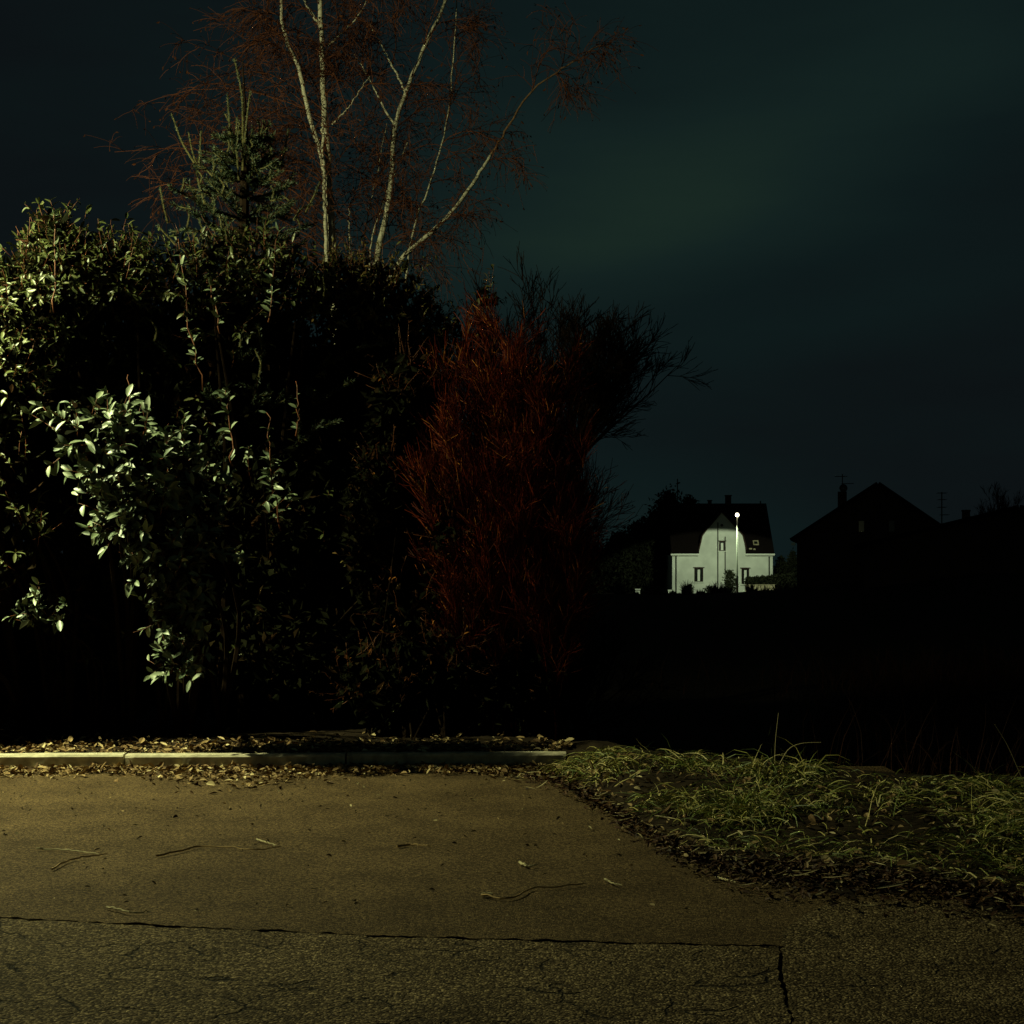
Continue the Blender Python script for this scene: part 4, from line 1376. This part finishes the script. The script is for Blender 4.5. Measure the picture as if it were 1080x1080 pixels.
# mast beside the house
Ym = 158
m_ = MB()
xm = (714.5 - CX) / F * Ym
mast = thing('antenna_mast', 'thin mast standing above the tall dark pine', 'antenna', (xm, Ym, gz(xm, Ym)), 'antennas on the skyline')
m_.tube([(xm, Ym, gz(xm, Ym)), (xm, Ym, EYE + (HZ - 530) / F * Ym), (xm, Ym, EYE + (HZ - 505) / F * Ym)], 0.06, 6)
m_.build('pole', M['dark_metal'], mast)
m_ = MB()
z = EYE + (HZ - 509) / F * Ym
m_.tube([(xm - 0.04, Ym, z), (xm + 0.3, Ym, z)], 0.04, 5)
m_.build('crossbar', M['dark_metal'], mast)

# ================================================================== DARK HOUSES ON THE RIGHT


def gable_house(name, label, Y, peak, le, re_, wl, wr, depth, zb):
    """gable towards the viewer; all in pixels at distance Y"""
    q = lambda px, py: ((px - CX) / F * Y, EYE + (HZ - py) / F * Y)
    pk, l_, r_ = q(*peak), q(*le), q(*re_)
    root = thing(name, label, 'house', (pk[0], Y, zb), 'dark houses on the skyline')
    m1 = MB()
    a, b = q(wl, 0)[0], q(wr, 0)[0]
    sl = (pk[1] - l_[1]) / (pk[0] - l_[0])
    sr = (pk[1] - r_[1]) / (r_[0] - pk[0])
    m1.prism([(a, zb), (a, pk[1] - (pk[0] - a) * sl - 0.05), (pk[0], pk[1] - 0.05), (b, pk[1] - (b - pk[0]) * sr - 0.05), (b, zb)], Y, Y + depth)
    m1.build('wall', M['dark_wall'], root)
    m1 = MB()
    m1.slab([(l_[0], Y - 0.5, l_[1]), (pk[0], Y - 0.5, pk[1]), (pk[0], Y + depth + .4, pk[1]), (l_[0], Y + depth + .4, l_[1])][::1], 0.18)
    m1.slab([(pk[0] + 0.002, Y - 0.5, pk[1]), (r_[0], Y - 0.5, r_[1]), (r_[0], Y + depth + .4, r_[1]), (pk[0] + 0.002, Y + depth + .4, pk[1])], 0.18)
    rf = m1.build('roof', M['dark_tile'], root)
    root.rotation_euler = (0, 0, -math.atan2(pk[0], Y))
    return root, rf, q


YD = 100.0
hd, rfd, q = gable_house('gabled_house', 'dark gabled house with a satellite dish on its chimney', YD, (926, 511), (836, 570), (1004, 567), 842, 995, 9, 0.5)
m_ = MB()
x, zc = q(888, 527)
m_.box(x - 0.3, x + 0.3, YD + 3, YD + 3.6, zc - 0.8, EYE + (HZ - 518) / F * (YD + 3))
m_.build('chimney', M['dark_wall'], rfd).location = (0, 0, 0)
m_ = MB()
a, zw = q(838, 573)
m_.box(a - 0.1, a + 0.15, YD - 0.45, YD - 0.2, zw - 0.12, zw + 0.08)
m_.build('eaves_end', M['white_paint'], hd)
for (x0, x1, y0, y1) in ((905, 913, 548, 562), (936, 944, 548, 562)):
    (a, zt), (b, zl) = q(x0, y0), q(x1, y1)
    w = MB()
    w.box(a, b, YD - 0.06, YD - 0.002, zl, zl + 0.08)
    w.box(a, b, YD - 0.06, YD - 0.002, zt - 0.08, zt)
    w.box(a, a + 0.08, YD - 0.06, YD - 0.002, zl + .08, zt - .08)
    w.box(b - 0.08, b, YD - 0.06, YD - 0.002, zl + .08, zt - .08)
    wo = w.build('window', M['dark_wall'], hd)
    p_ = MB()
    p_.box(a + .08, b - .08, YD - 0.02, YD - 0.003, zl + .08, zt - .08)
    p_.build('pane', M['dark_glass'], wo).location = (0, 0, 0)


def antenna(label, px, ytop, ybot, Y, bars, dish=None):
    f = lambda a, b: np.array([(a - CX) / F * Y, Y, EYE + (HZ - b) / F * Y])
    root = thing('roof_antenna', label, 'antenna', f(px, ybot), 'antennas on the skyline')
    m1 = MB()
    m1.tube([f(px, ybot), f(px, (ytop + ybot) / 2), f(px, ytop)], 0.035, 6)
    m1.build('mast', M['dark_metal'], root)
    for (a, b, yy) in bars:
        m2 = MB()
        m2.tube([f(a, yy), f((a + b) / 2, yy), f(b, yy)], 0.025, 5)
        for k in np.linspace(a, b, 6):
            c = f(k, yy)
            m2.tube([c + np.array([0, -0.3, 0]), c, c + np.array([0, 0.3, 0])], 0.012, 4)
        m2.build('crossbar', M['dark_metal'], root)
    if dish:
        c = f(*dish[:2])
        m2 = MB()
        S_ = 16
        V = []
        for r, dy in ((0.02, 0.12), (0.15, 0.09), (0.28, 0.0), (0.285, -0.012)):
            for k in range(S_):
                t = k * 2 * math.pi / S_
                V.append((c[0] + r * math.cos(t), c[1] - 0.15 + dy, c[2] + r * math.sin(t)))
        m2.add(V, [np.array([[i * S_ + k, i * S_ + (k + 1) % S_, (i + 1) * S_ + (k + 1) % S_, (i + 1) * S_ + k] for i in range(3) for k in range(S_)])])
        m2.build('dish', M['dark_metal'], root)


antenna('antenna with a round dish on the chimney of the dark gabled house', 888.5, 500, 522, YD + 3.3, [(881, 893, 502.5), (888, 900, 510)], (889, 515))

YE = 86.0
he, rfe, q = gable_house('low_house', 'long low dark house with a shallow roof at the right edge', YE, (1075, 536), (905, 577), (1245, 577), 915, 1235, 9, 0.3)
m_ = MB()
x, zc = q(1009, 553)
Yk = YE + 2
m_.box((1005 - CX) / F * Yk, (1013 - CX) / F * Yk, Yk, Yk + 0.5, zc - 0.6, EYE + (HZ - 538.5) / F * Yk)
m_.box((1004.4 - CX) / F * Yk, (1013.6 - CX) / F * Yk, Yk - .04, Yk + 0.54, EYE + (HZ - 538.5) / F * Yk, EYE + (HZ - 537) / F * Yk)
m_.build('chimney', M['dark_wall'], rfe).location = (0, 0, 0)
for k, px in enumerate((985, 989.5)):
    m_ = MB()
    x = (px - CX) / F * Yk
    m_.lathe((x, Yk, q(px, 558)[1] - 0.3), [(0.09, 0), (0.09, 0.62), (0.13, 0.64), (0.13, 0.72)], 8)
    m_.build('flue', M['dark_metal'], rfe).location = (0, 0, 0)
antenna('slender ladder-like antenna left of the low house chimney', 993.3, 519, 554, YE + 2, [(989, 998, 520), (990, 997, 527), (989.5, 997, 535), (992, 1000, 543)])
for (px, pt, Y, lab) in ((1060, 506, 78, 'bare feathery tree rising behind the low house roof at the right edge'), (1044, 520, 100, 'thin bare tree left of the feathery one')):
    x = (px - CX) / F * Y
    b = gz(x, Y)
    h = EYE + (HZ - pt) / F * Y - b
    Yt = YE + 14
    x = (px - CX) / F * Yt
    b = gz(x, Yt)
    h = EYE + (HZ - pt) / F * Yt - b
    make_twiggy('bare_tree', lab, (x, Yt, b), 14, 0.10, h * 0.8, 'tree', 'bare_twig', [(9, h * 0.22, 0.3), (8, h * 0.1, 0.4)], 0.03, 'bare trees behind the low house', rt=0.012, r0=0.05)

# ================================================================== NEAR STREET LAMP (just outside the frame, left) AND LIGHT
LX, LY, LZ = -6.4, 12.45, 6.1
sl_ = thing('street_lamp', 'tall street lamp beside the kerb left of the laurel', 'street lamp', (LX - 0.75, 12.95, 0.1), 'street lamps')
m_ = MB()
m_.lathe((LX - 0.75, 12.95, 0.0), [(0.10, 0), (0.10, 1.2), (0.075, 1.3), (0.05, LZ)], 12)
m_.build('pole', M['pole_metal'], sl_, True)
m_ = MB()
m_.tube(spline([(LX - 0.75, 12.95, LZ - 0.05), (LX - 0.62, 12.85, LZ + 0.25), (LX - 0.15, 12.45, LZ + 0.32)], 10), 0.035, 8)
m_.build('arm', M['pole_metal'], sl_, True)
m_ = MB()
m_.lathe((LX, LY, LZ + 0.12), [(0.22, 0.0), (0.25, 0.06), (0.2, 0.18), (0.06, 0.26)], 16)
m_.build('lamp_head', M['dark_metal'], sl_, True)
m_ = MB()
m_.lathe((LX, LY, LZ + 0.02), [(0.02, 0), (0.10, 0.02), (0.16, 0.07), (0.17, 0.098)], 14)
m_.build('lamp_glass', M['lamp_glass'], sl_, True)
ld = bpy.data.lights.new('lamp_light', 'POINT')
ld.energy = 1450
ld.color = (0.95, 1.0, 0.50)
ld.shadow_soft_size = 0.07
lo = bpy.data.objects.new('lamp_light', ld)
C.objects.link(lo)
lo.parent = sl_
lo.location = Vector((LX, LY, LZ - 0.10)) - sl_.location
ld = bpy.data.lights.new('lamp_road_fill', 'SPOT')  # second light added at the lamp to brighten the road below it
ld.energy = 2900
ld.color = (0.95, 1.0, 0.50)
ld.shadow_soft_size = 0.07
ld.spot_size = math.radians(122)
ld.spot_blend = 1.0
lo = bpy.data.objects.new('lamp_road_fill', ld)
C.objects.link(lo)
lo.parent = sl_
lo.location = Vector((LX, LY, LZ - 0.12)) - sl_.location
lo.rotation_euler = Vector((0.12, -0.10, -1.0)).to_track_quat('-Z', 'Y').to_euler()

# faint warm fill from an added sun lamp, no moon in view
sd = bpy.data.lights.new('night_fill', 'SUN')
sd.energy = 0.004
sd.angle = math.radians(12)
sd.color = (1.0, 0.85, 0.7)
so = bpy.data.objects.new('night_fill', sd)
C.objects.link(so)
so.rotation_euler = (math.radians(50), 0, math.radians(-40))

# ------------------------------------------------------------------ sky
w = bpy.data.worlds.new('World')
scene.world = w
w.use_nodes = True
n, l = w.node_tree.nodes, w.node_tree.links
bg = n['Background']
bg.inputs['Strength'].default_value = 0.06
sky = n.new('ShaderNodeTexSky')
sky.sky_type = 'NISHITA'
sky.sun_disc = False
sky.sun_elevation = math.radians(-4)
sky.sun_rotation = math.radians(-40)
tc = n.new('ShaderNodeTexCoord')


def vmath(op, a, b=None, s=None):
    v = n.new('ShaderNodeVectorMath')
    v.operation = op
    l.new(a, v.inputs[0])
    if b is not None:
        v.inputs[1].default_value = b
    return v


def m2(op, a, b=None, clamp=False):
    v = n.new('ShaderNodeMath')
    v.operation = op
    v.use_clamp = clamp
    for k, q_ in enumerate((a, b)):
        if q_ is None:
            continue
        if isinstance(q_, (int, float)):
            v.inputs[k].default_value = q_
        else:
            l.new(q_, v.inputs[k])
    return v.outputs[0]


gen = tc.outputs['Generated']
mp = n.new('ShaderNodeMapping')
mp.inputs['Rotation'].default_value = (0, math.radians(14), 0)
mp.inputs['Scale'].default_value = (1.1, 1.1, 5.0)
mp.inputs['Location'].default_value = (0.4, 0.0, 0.35)
l.new(gen, mp.inputs['Vector'])
nz = n.new('ShaderNodeTexNoise')
nz.inputs['Scale'].default_value = 2.0
nz.inputs['Detail'].default_value = 5
nz.inputs['Roughness'].default_value = 0.5
l.new(mp.outputs['Vector'], nz.inputs['Vector'])
# town-lit cloud banks: soft patches round compass directions (east, up), each with its own width and tilt
sx = n.new('ShaderNodeSeparateXYZ')
l.new(gen, sx.inputs[0])


def bank(cx_, cz_, wx_, wz_, tilt, amp):
    dx = m2('SUBTRACT', sx.outputs['X'], cx_)
    dz = m2('SUBTRACT', sx.outputs['Z'], cz_)
    c_, s_ = math.cos(tilt), math.sin(tilt)
    u = m2('MULTIPLY', m2('ADD', m2('MULTIPLY', dx, c_), m2('MULTIPLY', dz, s_)), 1 / wx_)
    v = m2('MULTIPLY', m2('ADD', m2('MULTIPLY', dx, -s_), m2('MULTIPLY', dz, c_)), 1 / wz_)
    r2 = m2('ADD', m2('MULTIPLY', u, u), m2('MULTIPLY', v, v))
    return m2('MULTIPLY', m2('POWER', 2.718, m2('MULTIPLY', r2, -0.5)), amp)


cl = bank(0.05, 0.28, 0.17, 0.13, 0.1, 0.50)
cl = m2('ADD', cl, bank(0.13, 0.255, 0.11, 0.034, 0.26, 0.30))
cl = m2('ADD', cl, bank(0.22, 0.17, 0.12, 0.018, 0.22, 0.20))
cl = m2('ADD', cl, bank(0.31, 0.36, 0.09, 0.05, 0.3, 0.34))
cl = m2('ADD', cl, bank(0.10, 0.03, 0.12, 0.04, 0.0, 0.42))
# the rest of the sky, away from this side, is broken cloud of middling brightness
back = m2('MULTIPLY', m2('SUBTRACT', 0.6, sx.outputs['Y'], True), 0.5)
cl = m2('ADD', m2('ADD', cl, back), m2('MULTIPLY', m2('SUBTRACT', nz.outputs['Fac'], 0.5), 0.85), True)
rp = ramp(n, [(0.0, (0.062, 0.094, 0.112)), (0.35, (0.072, 0.165, 0.172)), (0.65, (0.108, 0.255, 0.235)), (1.0, (0.19, 0.42, 0.29))])
l.new(cl, rp.inputs['Fac'])
mx = n.new('ShaderNodeMixRGB')
mx.blend_type = 'ADD'
mx.inputs['Fac'].default_value = 0.02
l.new(rp.outputs['Color'], mx.inputs['Color1'])
l.new(sky.outputs['Color'], mx.inputs['Color2'])
l.new(mx.outputs['Color'], bg.inputs['Color'])

scene.view_settings.view_transform = 'Standard'
scene.view_settings.look = 'None'
scene.view_settings.exposure = 0
scene.view_settings.gamma = 1
scene.view_settings.use_curve_mapping = False
